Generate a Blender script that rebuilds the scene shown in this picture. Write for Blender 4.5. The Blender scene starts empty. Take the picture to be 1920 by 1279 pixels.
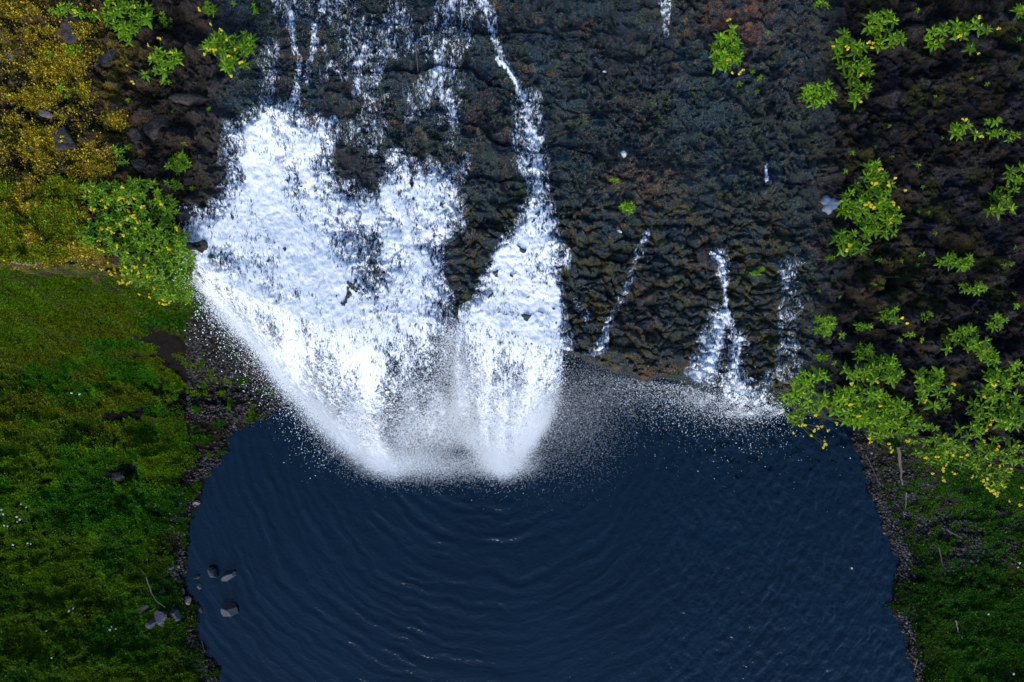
import bpy, math, random
import numpy as np
from mathutils import Vector

# ------------------------------------------------------------------ camera, sky, sun, exposure
S = bpy.context.scene
COL = S.collection
HC = 21.0                      # camera height over the pool (m)
K = 36.0 / 28.0                # frame width / distance
ZL = 8.0                       # height of the fall's lip over the pool
cam = bpy.data.cameras.new('camera'); cam.lens = 28.0; cam.sensor_width = 36.0
cam.clip_start = 0.1; cam.clip_end = 500
camo = bpy.data.objects.new('camera', cam); COL.objects.link(camo)
camo.location = (0, 0, HC); camo.rotation_euler = (0, 0, 0)
S.camera = camo
SUN_EL, SUN_AZ = 26.0, 188.0   # the open side of the gorge is towards the bottom of the picture
w = bpy.data.worlds.new('World'); S.world = w; w.use_nodes = True
wn = w.node_tree; wn.nodes.clear()
sky = wn.nodes.new('ShaderNodeTexSky'); sky.sky_type = 'NISHITA'; sky.sun_disc = False
sky.sun_elevation = math.radians(SUN_EL); sky.sun_rotation = math.radians(SUN_AZ)
sky.air_density = 1.0; sky.dust_density = 0.4; sky.ozone_density = 3.5
bg = wn.nodes.new('ShaderNodeBackground'); bg.inputs[1].default_value = 0.15
wo = wn.nodes.new('ShaderNodeOutputWorld')
wn.links.new(sky.outputs[0], bg.inputs[0]); wn.links.new(bg.outputs[0], wo.inputs[0])
sl = bpy.data.lights.new('sun', 'SUN'); sl.energy = 1.95; sl.angle = math.radians(26); sl.color = (1.0, 0.95, 0.86)
so = bpy.data.objects.new('sun', sl); COL.objects.link(so)
az = math.radians(SUN_AZ); el = math.radians(SUN_EL)
sd = Vector((math.sin(az) * math.cos(el), math.cos(az) * math.cos(el), math.sin(el)))
so.rotation_euler = sd.to_track_quat('Z', 'Y').to_euler()
so.location = sd * 60
S.view_settings.view_transform = 'Standard'; S.view_settings.look = 'None'
S.view_settings.exposure = 0.78; S.view_settings.gamma = 1.0
S.cycles.max_bounces = 6; S.cycles.transparent_max_bounces = 24

rng = np.random.default_rng(7)
random.seed(7)

# ------------------------------------------------------------------ numeric helpers
_T = np.random.default_rng(99).random((16, 256, 256)).astype(np.float32)

def vn(x, y, seed=0):
    """smooth value noise 0..1"""
    T = _T[seed % 16]
    ox = (seed * 37.17) % 256; oy = (seed * 91.73) % 256
    x = np.asarray(x, dtype=np.float64) + ox; y = np.asarray(y, dtype=np.float64) + oy
    xi = np.floor(x).astype(np.int64); yi = np.floor(y).astype(np.int64)
    fx = x - xi; fy = y - yi
    fx = fx * fx * fx * (fx * (fx * 6 - 15) + 10); fy = fy * fy * fy * (fy * (fy * 6 - 15) + 10)
    a = T[xi & 255, yi & 255]; b = T[(xi + 1) & 255, yi & 255]
    c = T[xi & 255, (yi + 1) & 255]; d = T[(xi + 1) & 255, (yi + 1) & 255]
    return (a * (1 - fx) + b * fx) * (1 - fy) + (c * (1 - fx) + d * fx) * fy

def fbm(x, y, oct=4, seed=0, gain=0.5):
    s = 0; a = 1.0; t = 0
    for i in range(oct):
        s = s + a * vn(x, y, seed + i * 3); t += a
        x, y = 1.62 * x + 1.18 * y + 3.1, -1.18 * x + 1.62 * y + 7.7
        a *= gain
    return s / t

def ridged(x, y, oct=4, seed=0, gain=0.5):
    s = 0; a = 1.0; t = 0
    for i in range(oct):
        n = 1 - np.abs(2 * vn(x, y, seed + i * 3) - 1)
        s = s + a * n * n; t += a
        x, y = 1.62 * x + 1.18 * y + 3.1, -1.18 * x + 1.62 * y + 7.7
        a *= gain
    return s / t

def worley(x, y, seed=0):
    TX = _T[(seed + 5) % 16]; TY = _T[(seed + 9) % 16]
    xi = np.floor(x).astype(np.int64); yi = np.floor(y).astype(np.int64)
    f1 = np.full(x.shape, 9.0); f2 = np.full(x.shape, 9.0); cid = np.zeros(x.shape)
    for dx in (-1, 0, 1):
        for dy in (-1, 0, 1):
            cx = xi + dx; cy = yi + dy
            jx = TX[cx & 255, cy & 255]; jy = TY[cx & 255, cy & 255]
            d = np.hypot(cx + jx - x, cy + jy - y)
            n = d < f1
            f2 = np.where(n, f1, np.minimum(f2, d)); cid = np.where(n, jx, cid); f1 = np.where(n, d, f1)
    return f1, f2, cid

def ss(a, b, x):
    t = np.clip((x - a) / (b - a), 0, 1); return t * t * (3 - 2 * t)

def P(px, py, z):
    """world point seen at photo pixel (px, py) when it lies at height z"""
    k = K * (HC - z) / 1920.0
    return (px - 960) * k, -(py - 639.5) * k

def proj(x, y, z):
    k = K * (HC - z) / 1920.0
    return x / k + 960, 639.5 - y / k

def cap(px, py, pts, wd):
    """0..1 soft capsule field round a polyline; wd = list of widths or one width"""
    r = np.zeros(np.shape(px))
    for i in range(len(pts) - 1):
        (ax, ay), (bx, by) = pts[i], pts[i + 1]
        wa = wd if np.isscalar(wd) else wd[i]; wb = wd if np.isscalar(wd) else wd[i + 1]
        L2 = (bx - ax) ** 2 + (by - ay) ** 2 + 1e-9
        t = np.clip(((px - ax) * (bx - ax) + (py - ay) * (by - ay)) / L2, 0, 1)
        d = np.hypot(px - ax - t * (bx - ax), py - ay - t * (by - ay)) / (wa + (wb - wa) * t)
        r = np.maximum(r, np.exp(-d * d * 1.2))
    return r

def blob(px, py, cx, cy, rx, ry=None):
    ry = ry or rx
    return np.exp(-1.2 * (((px - cx) / rx) ** 2 + ((py - cy) / ry) ** 2))

def inpoly(px, py, poly):
    c = np.zeros(np.shape(px), bool); j = len(poly) - 1
    for i in range(len(poly)):
        xi, yi = poly[i]; xj, yj = poly[j]
        if yi != yj:
            c ^= ((yi > py) != (yj > py)) & (px < (xj - xi) * (py - yi) / (yj - yi) + xi)
        j = i
    return c

def polyfield(px, py, poly, soft):
    """signed soft field: 1 deep inside, 0 outside, ramp of width soft"""
    ins = inpoly(px, py, poly); d = np.full(np.shape(px), 1e9)
    n = len(poly)
    for i in range(n):
        (ax, ay), (bx, by) = poly[i], poly[(i + 1) % n]
        L2 = (bx - ax) ** 2 + (by - ay) ** 2 + 1e-9
        t = np.clip(((px - ax) * (bx - ax) + (py - ay) * (by - ay)) / L2, 0, 1)
        d = np.minimum(d, np.hypot(px - ax - t * (bx - ax), py - ay - t * (by - ay)))
    sdist = np.where(ins, d, -d)
    return ss(-soft, soft, sdist)

# ------------------------------------------------------------------ mesh helpers
def mesh_obj(name, V, F, mats, cols=None, attrs=None, smooth=True, parent=None, matidx=None):
    """V (n,3); F list of index arrays, each (m,k)"""
    me = bpy.data.meshes.new(name)
    V = np.asarray(V, dtype=np.float32)
    if not isinstance(F, (list, tuple)): F = [F]
    F = [np.asarray(f, dtype=np.int32) for f in F if len(f)]
    me.vertices.add(len(V)); me.vertices.foreach_set('co', V.ravel())
    nl = sum(f.size for f in F); npol = sum(len(f) for f in F)
    me.loops.add(nl); me.polygons.add(npol)
    me.loops.foreach_set('vertex_index', np.concatenate([f.ravel() for f in F]))
    tot = np.concatenate([np.full(len(f), f.shape[1], np.int32) for f in F])
    st = np.concatenate([[0], np.cumsum(tot)[:-1]]).astype(np.int32)
    me.polygons.foreach_set('loop_start', st); me.polygons.foreach_set('loop_total', tot)
    me.polygons.foreach_set('use_smooth', np.full(npol, smooth))
    if matidx is not None: me.polygons.foreach_set('material_index', np.asarray(matidx, dtype=np.int32))
    for m in (mats if isinstance(mats, (list, tuple)) else [mats]): me.materials.append(m)
    if cols is not None:
        a = me.color_attributes.new('Col', 'FLOAT_COLOR', 'POINT')
        c = np.ones((len(V), 4), np.float32); c[:, :3] = cols
        a.data.foreach_set('color', c.ravel())
    for k, v in (attrs or {}).items():
        a = me.attributes.new(k, 'FLOAT', 'POINT'); a.data.foreach_set('value', np.asarray(v, np.float32).ravel())
    me.update(calc_edges=True); me.validate()
    o = bpy.data.objects.new(name, me); COL.objects.link(o)
    if parent is not None: o.parent = parent
    return o

def tag(o, label=None, cat=None, group=None, kind=None):
    if label: o['label'] = label
    if cat: o['category'] = cat
    if group: o['group'] = group
    if kind: o['kind'] = kind
    return o

def empty(name, loc, rz=0):
    o = bpy.data.objects.new(name, None); COL.objects.link(o)
    o.location = loc; o.rotation_euler = (0, 0, rz); o.empty_display_size = 0.1
    return o

def grid_faces(nr, nc, mask=None):
    i = np.arange(nr * nc).reshape(nr, nc)
    q = np.stack([i[:-1, :-1], i[:-1, 1:], i[1:, 1:], i[1:, :-1]], -1).reshape(-1, 4)
    if mask is not None:
        m = (mask[:-1, :-1] | mask[:-1, 1:] | mask[1:, 1:] | mask[1:, :-1]).ravel()
        q = q[m]
    return q

def compact(V, F, extra):
    used = np.unique(F); mp = np.full(len(V), -1, np.int64); mp[used] = np.arange(len(used))
    return V[used], mp[F], [e[used] for e in extra]

# ------------------------------------------------------------------ material helpers
class NT:
    def __init__(s, name):
        s.m = bpy.data.materials.new(name); s.m.use_nodes = True; s.t = s.m.node_tree; s.t.nodes.clear()
        s.out = s.t.nodes.new('ShaderNodeOutputMaterial')
    def n(s, typ, **kw):
        nd = s.t.nodes.new('ShaderNode' + typ)
        for k, v in kw.items():
            if k.startswith('in_'):
                key = k[3:].replace('_', ' ')
                nd.inputs[key].default_value = v
            else: setattr(nd, k, v)
        return nd
    def l(s, a, b): s.t.links.new(a, b)
    def math(s, op, a, b=None, clamp=False, c=None):
        nd = s.t.nodes.new('ShaderNodeMath'); nd.operation = op; nd.use_clamp = clamp
        for i, v in enumerate((a, b, c)):
            if v is None: continue
            if hasattr(v, 'links') or hasattr(v, 'is_linked'): s.l(v, nd.inputs[i])
            else: nd.inputs[i].default_value = v
        return nd.outputs[0]
    def mix(s, f, a, b, blend='MIX'):
        nd = s.t.nodes.new('ShaderNodeMix'); nd.data_type = 'RGBA'; nd.blend_type = blend
        for sock, v in ((nd.inputs[0], f), (nd.inputs[6], a), (nd.inputs[7], b)):
            if hasattr(v, 'is_linked'): s.l(v, sock)
            else: sock.default_value = v if isinstance(v, (int, float)) else (*v, 1)
        return nd.outputs[2]
    def rng(s, v, a, b, c=0, d=1, smooth=True):
        nd = s.t.nodes.new('ShaderNodeMapRange'); nd.clamp = True
        if smooth: nd.interpolation_type = 'SMOOTHSTEP'
        s.l(v, nd.inputs[0])
        for i, x in enumerate((a, b, c, d)):
            if hasattr(x, 'is_linked'): s.l(x, nd.inputs[i + 1])
            else: nd.inputs[i + 1].default_value = x
        return nd.outputs[0]
    def pos(s, scale=(1, 1, 1)):
        g = s.n('NewGeometry'); mp = s.n('Mapping'); mp.inputs['Scale'].default_value = scale
        s.l(g.outputs['Position'], mp.inputs[0]); return mp.outputs[0]
    def noise(s, vec, scale, detail=4, rough=0.5, dist=0.0):
        nd = s.n('TexNoise'); s.l(vec, nd.inputs['Vector'])
        nd.inputs['Scale'].default_value = scale; nd.inputs['Detail'].default_value = detail
        nd.inputs['Roughness'].default_value = rough; nd.inputs['Distortion'].default_value = dist
        return nd.outputs[0]
    def bsdf(s, **kw):
        b = s.t.nodes.new('ShaderNodeBsdfPrincipled')
        for k, v in kw.items():
            sock = b.inputs[k.replace('_', ' ')]
            if hasattr(v, 'is_linked'): s.l(v, sock)
            else: sock.default_value = (*v, 1) if isinstance(v, tuple) and len(v) == 3 else v
        return b
    def attr(s, name):
        a = s.n('Attribute'); a.attribute_name = name; return a
    def bump(s, h, strength=0.5, dist=0.02):
        b = s.n('Bump'); b.inputs['Strength'].default_value = strength; b.inputs['Distance'].default_value = dist
        s.l(h, b.inputs['Height']); return b.outputs[0]
    def done(s, sh): s.l(sh, s.out.inputs[0]); return s.m

def mat_rock():
    t = NT('wet_rock')
    c = t.attr('Col').outputs['Color']; wet = t.attr('wet').outputs['Fac']
    p = t.pos(); n1 = t.noise(p, 9, 6, 0.65); n2 = t.noise(p, 45, 5, 0.7)
    pf = t.pos((1.0, 0.28, 0.6)); flow = t.noise(pf, 26, 5, 0.6, 0.8)
    rd = t.n('TexNoise'); rd.noise_type = 'RIDGED_MULTIFRACTAL'; t.l(t.pos((1, 1.25, 1)), rd.inputs['Vector'])
    for k_, v_ in (('Scale', 7.5), ('Detail', 7), ('Roughness', 0.62), ('Distortion', 0.6)): rd.inputs[k_].default_value = v_
    rg = rd.outputs[0]
    col = t.mix(1.0, c, t.mix(t.rng(n2, 0.32, 0.68), (0.06, 0.06, 0.06), (1.9, 1.85, 1.75)), 'MULTIPLY')
    col = t.mix(1.0, col, t.mix(t.rng(n1, 0.3, 0.7), (0.5, 0.5, 0.55), (1.5, 1.45, 1.4)), 'MULTIPLY')
    st = t.math('ABSOLUTE', t.math('SUBTRACT', t.noise(t.pos((1.0, 0.42, 0.6)), 13, 6, 0.62, 1.4), 0.5))
    film = t.math('MULTIPLY', t.rng(st, 0.026, 0.0), t.rng(t.noise(p, 3.1, 4, 0.6), 0.46, 0.66))
    film = t.math('MULTIPLY', film, t.math('MULTIPLY', wet, 0.85))
    col = t.mix(film, col, (0.06, 0.115, 0.145))
    h = t.math('ADD', t.math('MULTIPLY', n2, 0.5), t.math('MULTIPLY', rg, 0.45))
    h = t.math('ADD', h, t.math('MULTIPLY', flow, 0.7))
    rough = t.math('SUBTRACT', 0.75, t.math('MULTIPLY', wet, 0.52))
    rough = t.math('ADD', rough, t.math('MULTIPLY', t.math('SUBTRACT', n1, 0.5), 0.3), clamp=True)
    b = t.bsdf(Base_Color=col, Roughness=rough, Normal=t.bump(h, 1.0, 0.085))
    t.l(t.math('ADD', -0.10, t.math('MULTIPLY', wet, 0.95), clamp=True), b.inputs['Specular IOR Level'])
    return t.done(b.outputs[0])

def mat_ground():
    t = NT('bank_soil')
    c = t.attr('Col').outputs['Color']
    p = t.pos(); n1 = t.noise(p, 5, 6, 0.65); n2 = t.noise(p, 28, 5, 0.7)
    col = t.mix(1.0, c, t.mix(t.rng(n2, 0.3, 0.7), (0.3, 0.3, 0.3), (1.8, 1.75, 1.65)), 'MULTIPLY')
    h = t.math('ADD', t.math('MULTIPLY', n2, 0.8), n1)
    b = t.bsdf(Base_Color=col, Roughness=0.8, Specular_IOR_Level=0.06, Normal=t.bump(h, 0.9, 0.06))
    return t.done(b.outputs[0])

def mat_attr(name, rough=0.6, spec=0.3, trans=0.0, sub=None, var=0.0, vs=30):
    t = NT(name)
    c = t.attr('Col').outputs['Color']
    if var:
        n = t.noise(t.pos(), vs, 4, 0.6)
        c = t.mix(1.0, c, t.mix(t.rng(n, 0.3, 0.7), (1 - var,) * 3, (1 + var,) * 3), 'MULTIPLY')
    b = t.bsdf(Base_Color=c, Roughness=rough, Specular_IOR_Level=spec)
    if trans:
        tr = t.n('BsdfTranslucent'); t.l(c, tr.inputs[0])
        mx = t.n('MixShader'); mx.inputs[0].default_value = trans
        t.l(b.outputs[0], mx.inputs[1]); t.l(tr.outputs[0], mx.inputs[2]); return t.done(mx.outputs[0])
    return t.done(b.outputs[0])

def mat_plain(name, col, rough=0.6, spec=0.3, var=0.3, scale=40, bumpd=0.0):
    t = NT(name); n = t.noise(t.pos(), scale, 5, 0.65)
    c = t.mix(t.rng(n, 0.3, 0.7), tuple(x * (1 - var) for x in col), tuple(x * (1 + var) for x in col))
    b = t.bsdf(Base_Color=c, Roughness=rough, Specular_IOR_Level=spec)
    if bumpd: t.l(t.bump(n, 0.8, bumpd), b.inputs['Normal'])
    return t.done(b.outputs[0])

def mat_foam():
    """aerated water: opaque white where churned, clear where it runs thin over the rock"""
    t = NT('churned_water')
    d = t.attr('den').outputs['Fac']
    p = t.pos((1.0, 0.34, 0.5))
    big = t.noise(p, 6.0, 4, 0.55, 0.6)
    mid = t.noise(p, 23, 6, 0.68, 0.9)
    fine = t.noise(p, 62, 4, 0.7, 0.8)
    r = t.math('ABSOLUTE', t.math('SUBTRACT', t.noise(t.pos((1, 0.5, 0.7)), 9, 4, 0.6, 1.6), 0.5))
    fil = t.math('SUBTRACT', 1.0, t.math('MULTIPLY', r, 9.0), clamp=True)      # thin white threads
    sp = t.attr('spr').outputs['Fac']
    vf = t.noise(p, 120, 3, 0.7)
    v = t.math('ADD', t.math('MULTIPLY', t.math('SUBTRACT', big, 0.5), 2.0), t.math('MULTIPLY', t.math('SUBTRACT', mid, 0.5), 3.7))
    v = t.math('ADD', v, t.math('MULTIPLY', t.math('SUBTRACT', fine, 0.5), 2.6))
    v = t.math('ADD', v, t.math('MULTIPLY', t.math('MULTIPLY', t.math('SUBTRACT', vf, 0.5), 4.5), sp))
    v = t.math('ADD', v, t.math('MULTIPLY', fil, 0.45))
    v = t.math('ADD', v, t.math('MULTIPLY', d, 1.55))
    a = t.math('MULTIPLY', t.rng(v, 0.40, 1.35), t.rng(d, 0.03, 0.16))
    col = t.mix(t.rng(v, 0.6, 1.6), (0.44, 0.51, 0.63), (0.86, 0.86, 0.88))
    b = t.bsdf(Base_Color=col, Roughness=0.5, Specular_IOR_Level=0.3, Normal=t.bump(t.math('ADD', mid, t.math('MULTIPLY', fine, 0.5)), 0.6, 0.03))
    clear = t.n('BsdfTransparent')
    mx = t.n('MixShader'); t.l(a, mx.inputs[0]); t.l(clear.outputs[0], mx.inputs[1]); t.l(b.outputs[0], mx.inputs[2])
    return t.done(mx.outputs[0])

def mat_pool():
    t = NT('pool_water')
    p = t.pos(); n = t.noise(p, 16, 3, 0.6, 0.4); n2 = t.noise(p, 0.25, 2, 0.5)
    col = t.mix(n2, (0.0000, 0.0058, 0.0140), (0.0000, 0.0115, 0.0275))
    b = t.bsdf(Base_Color=col, Roughness=0.04, IOR=1.42, Normal=t.bump(n, 0.5, 0.016))
    return t.done(b.outputs[0])

def mat_drop():
    t = NT('water_drops')
    b = t.bsdf(Base_Color=(0.84, 0.87, 0.92), Roughness=0.5, Specular_IOR_Level=0.5)
    return t.done(b.outputs[0])

M_rock = mat_rock(); M_ground = mat_ground(); M_foam = mat_foam(); M_pool = mat_pool(); M_drop = mat_drop()
M_leaf = mat_attr('broad_leaf', 0.45, 0.22, 0.22)
M_grass = mat_attr('short_grass', 0.7, 0.04, 0.15)
M_mat = mat_attr('flowering_mat', 0.7, 0.05, 0.1)
M_peb = mat_attr('shore_gravel', 0.6, 0.35, 0, var=0.35, vs=40)
M_petal = mat_plain('yellow_petal', (0.92, 0.70, 0.02), 0.5, 0.2, 0.10)
M_disc = mat_plain('flower_centre', (0.75, 0.42, 0.01), 0.7, 0.2, 0.2)
M_white = mat_plain('white_petal', (0.8, 0.82, 0.78), 0.6, 0.2, 0.08)
M_stick = mat_plain('dead_wood', (0.09, 0.075, 0.065), 0.8, 0.2, 0.3)
M_stickp = mat_plain('bleached_wood', (0.13, 0.125, 0.11), 0.8, 0.2, 0.25)
M_rockg = mat_plain('grey_stone', (0.052, 0.052, 0.066), 0.7, 0.3, 0.45, 14, 0.03)
M_rockb = mat_plain('brown_stone', (0.036, 0.028, 0.025), 0.6, 0.3, 0.7, 11, 0.07)
M_rockp = mat_plain('pale_stone', (0.17, 0.145, 0.12), 0.7, 0.3, 0.4, 12, 0.03)
M_rockw = mat_plain('white_stone', (0.75, 0.74, 0.68), 0.6, 0.3, 0.15, 20, 0.01)
M_scum = mat_plain('grey_froth', (0.12, 0.15, 0.21), 0.5, 0.4, 0.3, 14, 0.02)

# ------------------------------------------------------------------ shapes of the place
LIP = [(-900, 470), (-200, 480), (0, 497), (150, 500), (230, 515), (330, 512), (372, 500), (430, 530), (520, 575), (600, 605), (720, 622),
       (835, 600), (858, 606), (880, 598), (960, 625), (1050, 655), (1075, 662), (1110, 668), (1150, 690), (1200, 707), (1240, 702),
       (1290, 712), (1350, 735), (1415, 745), (1440, 735), (1475, 735), (1500, 750), (1560, 785), (1650, 800), (1760, 835),
       (1840, 850), (1920, 880), (2200, 900), (2900, 930)]
_lw = np.array([P(a, b, ZL) for a, b in LIP])
def lipY(x): 
    return np.interp(x, _lw[:, 0], _lw[:, 1]) + 0.10 * (vn(x * 2.3, x * 0 + 3, 4) - 0.5) + 0.07 * (vn(x * 8, x * 0 + 9, 5) - 0.5)

def n1_(x, y): return fbm(x * 5, y * 5, 3, 29, .6)
def base_h(x, y):
    v = np.maximum(y - lipY(x), 0)
    return ZL + 0.10 * v + 0.35 * (fbm(x * 0.45, y * 0.45, 2, 3) - 0.5) * ss(0, 1.5, v)

def ledge_h(x, y):
    v = y - lipY(x)
    b = base_h(x, y)
    px, py = proj(x, y, b)
    cell = ss(820, 900, px) * (1 - ss(1440, 1560, px)) * ss(280, 470, py)          # scaly rock by the lip
    soil = np.maximum(1 - ss(330, 450, px), ss(1500, 1600, px))
    wx = x + 0.34 * (fbm(x * 2.2, y * 2.2, 4, 20, .6) - 0.5); wy = y + 0.30 * (fbm(x * 2.2, y * 2.2, 4, 24, .6) - 0.5)
    dn = 0.8 + 0.5 * fbm(x * .6, y * .6, 2, 28)
    f1, f2, cid = worley(wx * 4.0, wy * 6.4, 1)
    g1, g2, cid2 = worley(wx * 9.5 + 5, wy * 14, 3)
    edge = f2 - f1
    lump = (1 - f1) * 0.9 + 0.25 * cid
    h = b + (0.04 + 0.11 * cell) * (lump - 0.4)
    h = h - 0.05 * cell * (1 - ss(0.0, 0.14, edge))
    h = h + 0.045 * (1 - g1) * (0.5 + 0.5 * cell)
    h = h + (0.135 - 0.02 * soil) * (ridged(wx * 4.5, wy * 3.6, 4, 34, 0.6) - 0.4) * (0.45 + 1.1 * vn(x * 1.1, y * 1.1, 2))
    h = h + 0.24 * (1 - 0.55 * cell) * (ridged(x * 1.3, y * 1.0, 5, 30, 0.55) - 0.4)
    h = h + 0.22 * soil * (fbm(x * 5, y * 5, 5, 50, 0.7) - 0.5)
    pat = ss(0.35, 0.62, fbm(x * 1.6, y * 1.9, 3, 44))
    h = h + 0.09 * (0.12 + pat) * (ridged(wx * 12, y * 9, 3, 40, 0.6) - 0.4)
    st = y * 1.25 + 0.5 * x * 0.3 + 1.6 * (fbm(x * .7, y * .7, 4, 46, .55) - .5)
    fr = st - np.floor(st); h = h - 0.20 * (1 - soil * .3) * (ss(0.0, 1.0, 1 - fr) - ss(0.0, .12, fr) ) * (0.18 + 0.32 * ss(.45, .7, vn(x * 1.1, st * 1.3, 9))) * (1 - 0.85 * ss(340, 400, px) * (1 - ss(860, 900, px)) * ss(150, 220, py)) * (1 - 0.8 * ss(930, 970, px) * (1 - ss(1050, 1070, px)) * ss(330, 400, py)) * vn(x * .8, st, 9)
    # rusty boulders embedded left
    k1, k2, kid = worley(wx * 2.3 + 3 + .5 * n1_(x, y), wy * 2.7 + 1, 7)
    h = h + (0.08 + 0.16 * vn(x * .7, y * .7, 8)) * soil * (1 - ss(0.12, 0.5, k1)) * (kid > 0.45)
    return h, edge, cell, soil, cid, k1, kid

# ---- ledge mesh: top sheet, then the cliff face under the lip, one surface
xs = np.arange(-10.6, 10.6, 0.0155); nx = len(xs)
vt = np.concatenate([np.arange(0, 6.8, 0.0155), np.arange(6.8, 9.5, 0.05)])
X = np.repeat(xs[None], len(vt), 0); Y = lipY(X) + vt[:, None]
Ht, edge, cell, soil, cid, k1, kid = ledge_h(X, Y)
pxg, pyg = proj(X, Y, Ht)
Hraw = Ht.copy()
Ht = Ht - 0.22 * (1 - ss(0, 0.35, vt))[:, None] ** 2
fd = np.concatenate([np.linspace(0.04, 1.2, 50), np.linspace(1.3, 9.6, 110)])[::-1]       # depth below lip
XF = np.repeat(xs[None], len(fd), 0)
rough = 0.55 * (ridged(XF * 1.1, fd[:, None] * 0.9, 4, 60) - 0.5) + 0.25 * (fbm(XF * 5, fd[:, None] * 4, 3, 66) - 0.5)
YF = lipY(XF) + 0.02 - 0.0 * XF + (rough - 0.1) * ss(0, 1.2, fd)[:, None] + 0.35 * ss(0.0, 1.5, fd)[:, None] - 0.10 * np.sqrt(np.clip(fd[:, None] / 0.3, 0, 1))
ZF = Ht[0][None] - fd[:, None]
VX = np.vstack([XF, X]); VY = np.vstack([YF, Y]); VZ = np.vstack([ZF, Ht])
PX, PY = proj(VX, VY, np.maximum(VZ, ZL - 0.3))
nf = len(fd)
pad = lambda a, val=0.0: np.vstack([np.full(XF.shape, val), a])
edge_, cell_, soil_, cid_, k1_, kid_ = pad(edge, .5), pad(cell, 0), pad(soil, 0), pad(cid, .5), pad(k1, 1), pad(kid, 0)
soil_[:nf] = np.maximum(1 - ss(330, 450, PX[:nf]), ss(1500, 1600, PX[:nf]))
def mixc(c, col, f): return c * (1 - f[..., None]) + np.array(col) * f[..., None]
C = np.zeros(VX.shape + (3,)) + np.array((0.0035, 0.0105, 0.0155))
n_a = fbm(VX * 2.2, VY * 2.2, 4, 70); n_b = fbm(VX * 6, VY * 6, 4, 75, 0.6); n_c = fbm(VX * 0.9, VY * 0.9, 3, 80); n_d = fbm(VX * 18, VY * 18, 3, 85, .6)
C = mixc(C, (0.004, 0.024, 0.034), ss(0.45, 0.62, n_a) * 0.9)
C = mixc(C, (0.030, 0.018, 0.010), ss(0.54, 0.66, n_b) * ss(0.4, 0.6, n_c) * 0.55)
C = mixc(C, (0.016, 0.028, 0.010), ss(0.53, 0.65, fbm(VX * 4, VY * 3, 4, 91)) * 0.6)
moss = (1 - ss(0.06, 0.30, edge_)) * ss(0.36, 0.50, n_a * 0.5 + n_b * 0.5) * cell_
moss = np.maximum(moss, cell_ * ss(0.56, 0.66, n_b) * 0.6)
C = mixc(C, (0.070, 0.060, 0.005), moss * 0.95 * (.5 + n_d))
C = mixc(C, (0.004, 0.020, 0.030), cell_ * (1 - moss) * ss(0.42, 0.58, fbm(VX * 3.1, VY * 3.1, 3, 101)) * 0.8)
fl = ss(0.60, 0.72, fbm(VX * 11, VY * 11, 4, 93, .65)) * ss(0.45, 0.58, fbm(VX * 1.7, VY * 1.7, 3, 96))
C = mixc(C, (0.12, 0.065, 0.012), fl * 0.75)
fl = ss(0.60, 0.72, fbm(VX * 9, VY * 7, 4, 98, .65)) * ss(0.45, 0.58, fbm(VX * 1.5 + 9, VY * 1.5, 3, 99))
C = mixc(C, (0.030, 0.050, 0.006), fl * 0.8)
# brown bare patches the picture shows on the slab
for (cx, cy, rx, ry, a, col) in [(1215, 330, 75, 50, .8, (0.085, 0.045, 0.028)), (1150, 190, 60, 30, .5, (0.055, 0.035, 0.02)), (1200, 590, 60, 60, .6, (0.07, 0.035, 0.015)),
                                 (1230, 690, 50, 18, .9, (0.09, 0.04, 0.01)), (1390, 30, 60, 45, .8, (0.16, 0.055, 0.02)), (1405, 85, 35, 35, .6, (0.13, 0.045, 0.02)), (1320, 490, 22, 30, .9, (0.10, 0.04, 0.025)),
                                 (1500, 60, 80, 60, .5, (0.03, 0.02, 0.02)), (900, 235, 18, 40, .5, (0.10, 0.045, 0.01)), (780, 150, 60, 30, .4, (0.05, 0.035, 0.018)), (1535, 465, 30, 25, .7, (0.07, 0.035, 0.02))]:
    C = mixc(C, col, np.clip(blob(PX + 60 * (n_b - .5), PY + 60 * (n_a - .5), cx, cy, rx, ry) * a * ss(0.38, 0.6, n_d * .6 + n_b * .4) * 1.6, 0, 1))
soilcL = np.array((0.060, 0.035, 0.012)); soilcR = np.array((0.0085, 0.0080, 0.0105))
sc = np.where((PX < 900)[..., None], soilcL, soilcR) * (0.55 + 0.9 * n_b[..., None])
C = C * (1 - soil_[..., None]) + sc * soil_[..., None]
left = (1 - ss(300, 470, PX))
C = mixc(C, (0.15, 0.080, 0.030), left * ss(0.48, 0.62, n_b) * (1 - ss(60, 230, PX)) * 0.85)
C = mixc(C, (0.13, 0.105, 0.006), left * ss(0.50, 0.62, fbm(VX * 3, VY * 3, 4, 111)) * (1 - ss(200, 330, PX)) * 0.8)
C = mixc(C, (0.012, 0.013, 0.018), left * ss(200, 330, PX) * 0.7)
C = mixc(C, (0.050, 0.037, 0.035), soil_ * (1 - ss(0.3, 0.5, k1_)) * (kid_ > 0.35) * 0.5 * ss(.4, .55, n_b))
C = mixc(C, (0.065, 0.060, 0.006), ss(1590, 1640, PX) * (1 - ss(1690, 1740, PX)) * ss(430, 470, PY) * (1 - ss(560, 620, PY)) * ss(0.42, 0.58, n_b) * 0.8)
C = mixc(C, (0.032, 0.022, 0.010), ss(1500, 1600, PX) * ss(0.50, 0.62, fbm(VX * 2.4, VY * 2.4, 4, 125, .6)) * 0.75)
C = mixc(C, (0.030, 0.034, 0.006), ss(1500, 1600, PX) * ss(0.54, 0.64, fbm(VX * 3.4, VY * 3.4, 4, 127, .6)) * 0.75)
C = mixc(C, (0.04, 0.038, 0.055), ss(1500, 1600, PX) * ss(0.60, 0.70, fbm(VX * 5, VY * 7, 4, 121, .6)) * 0.6)
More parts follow.
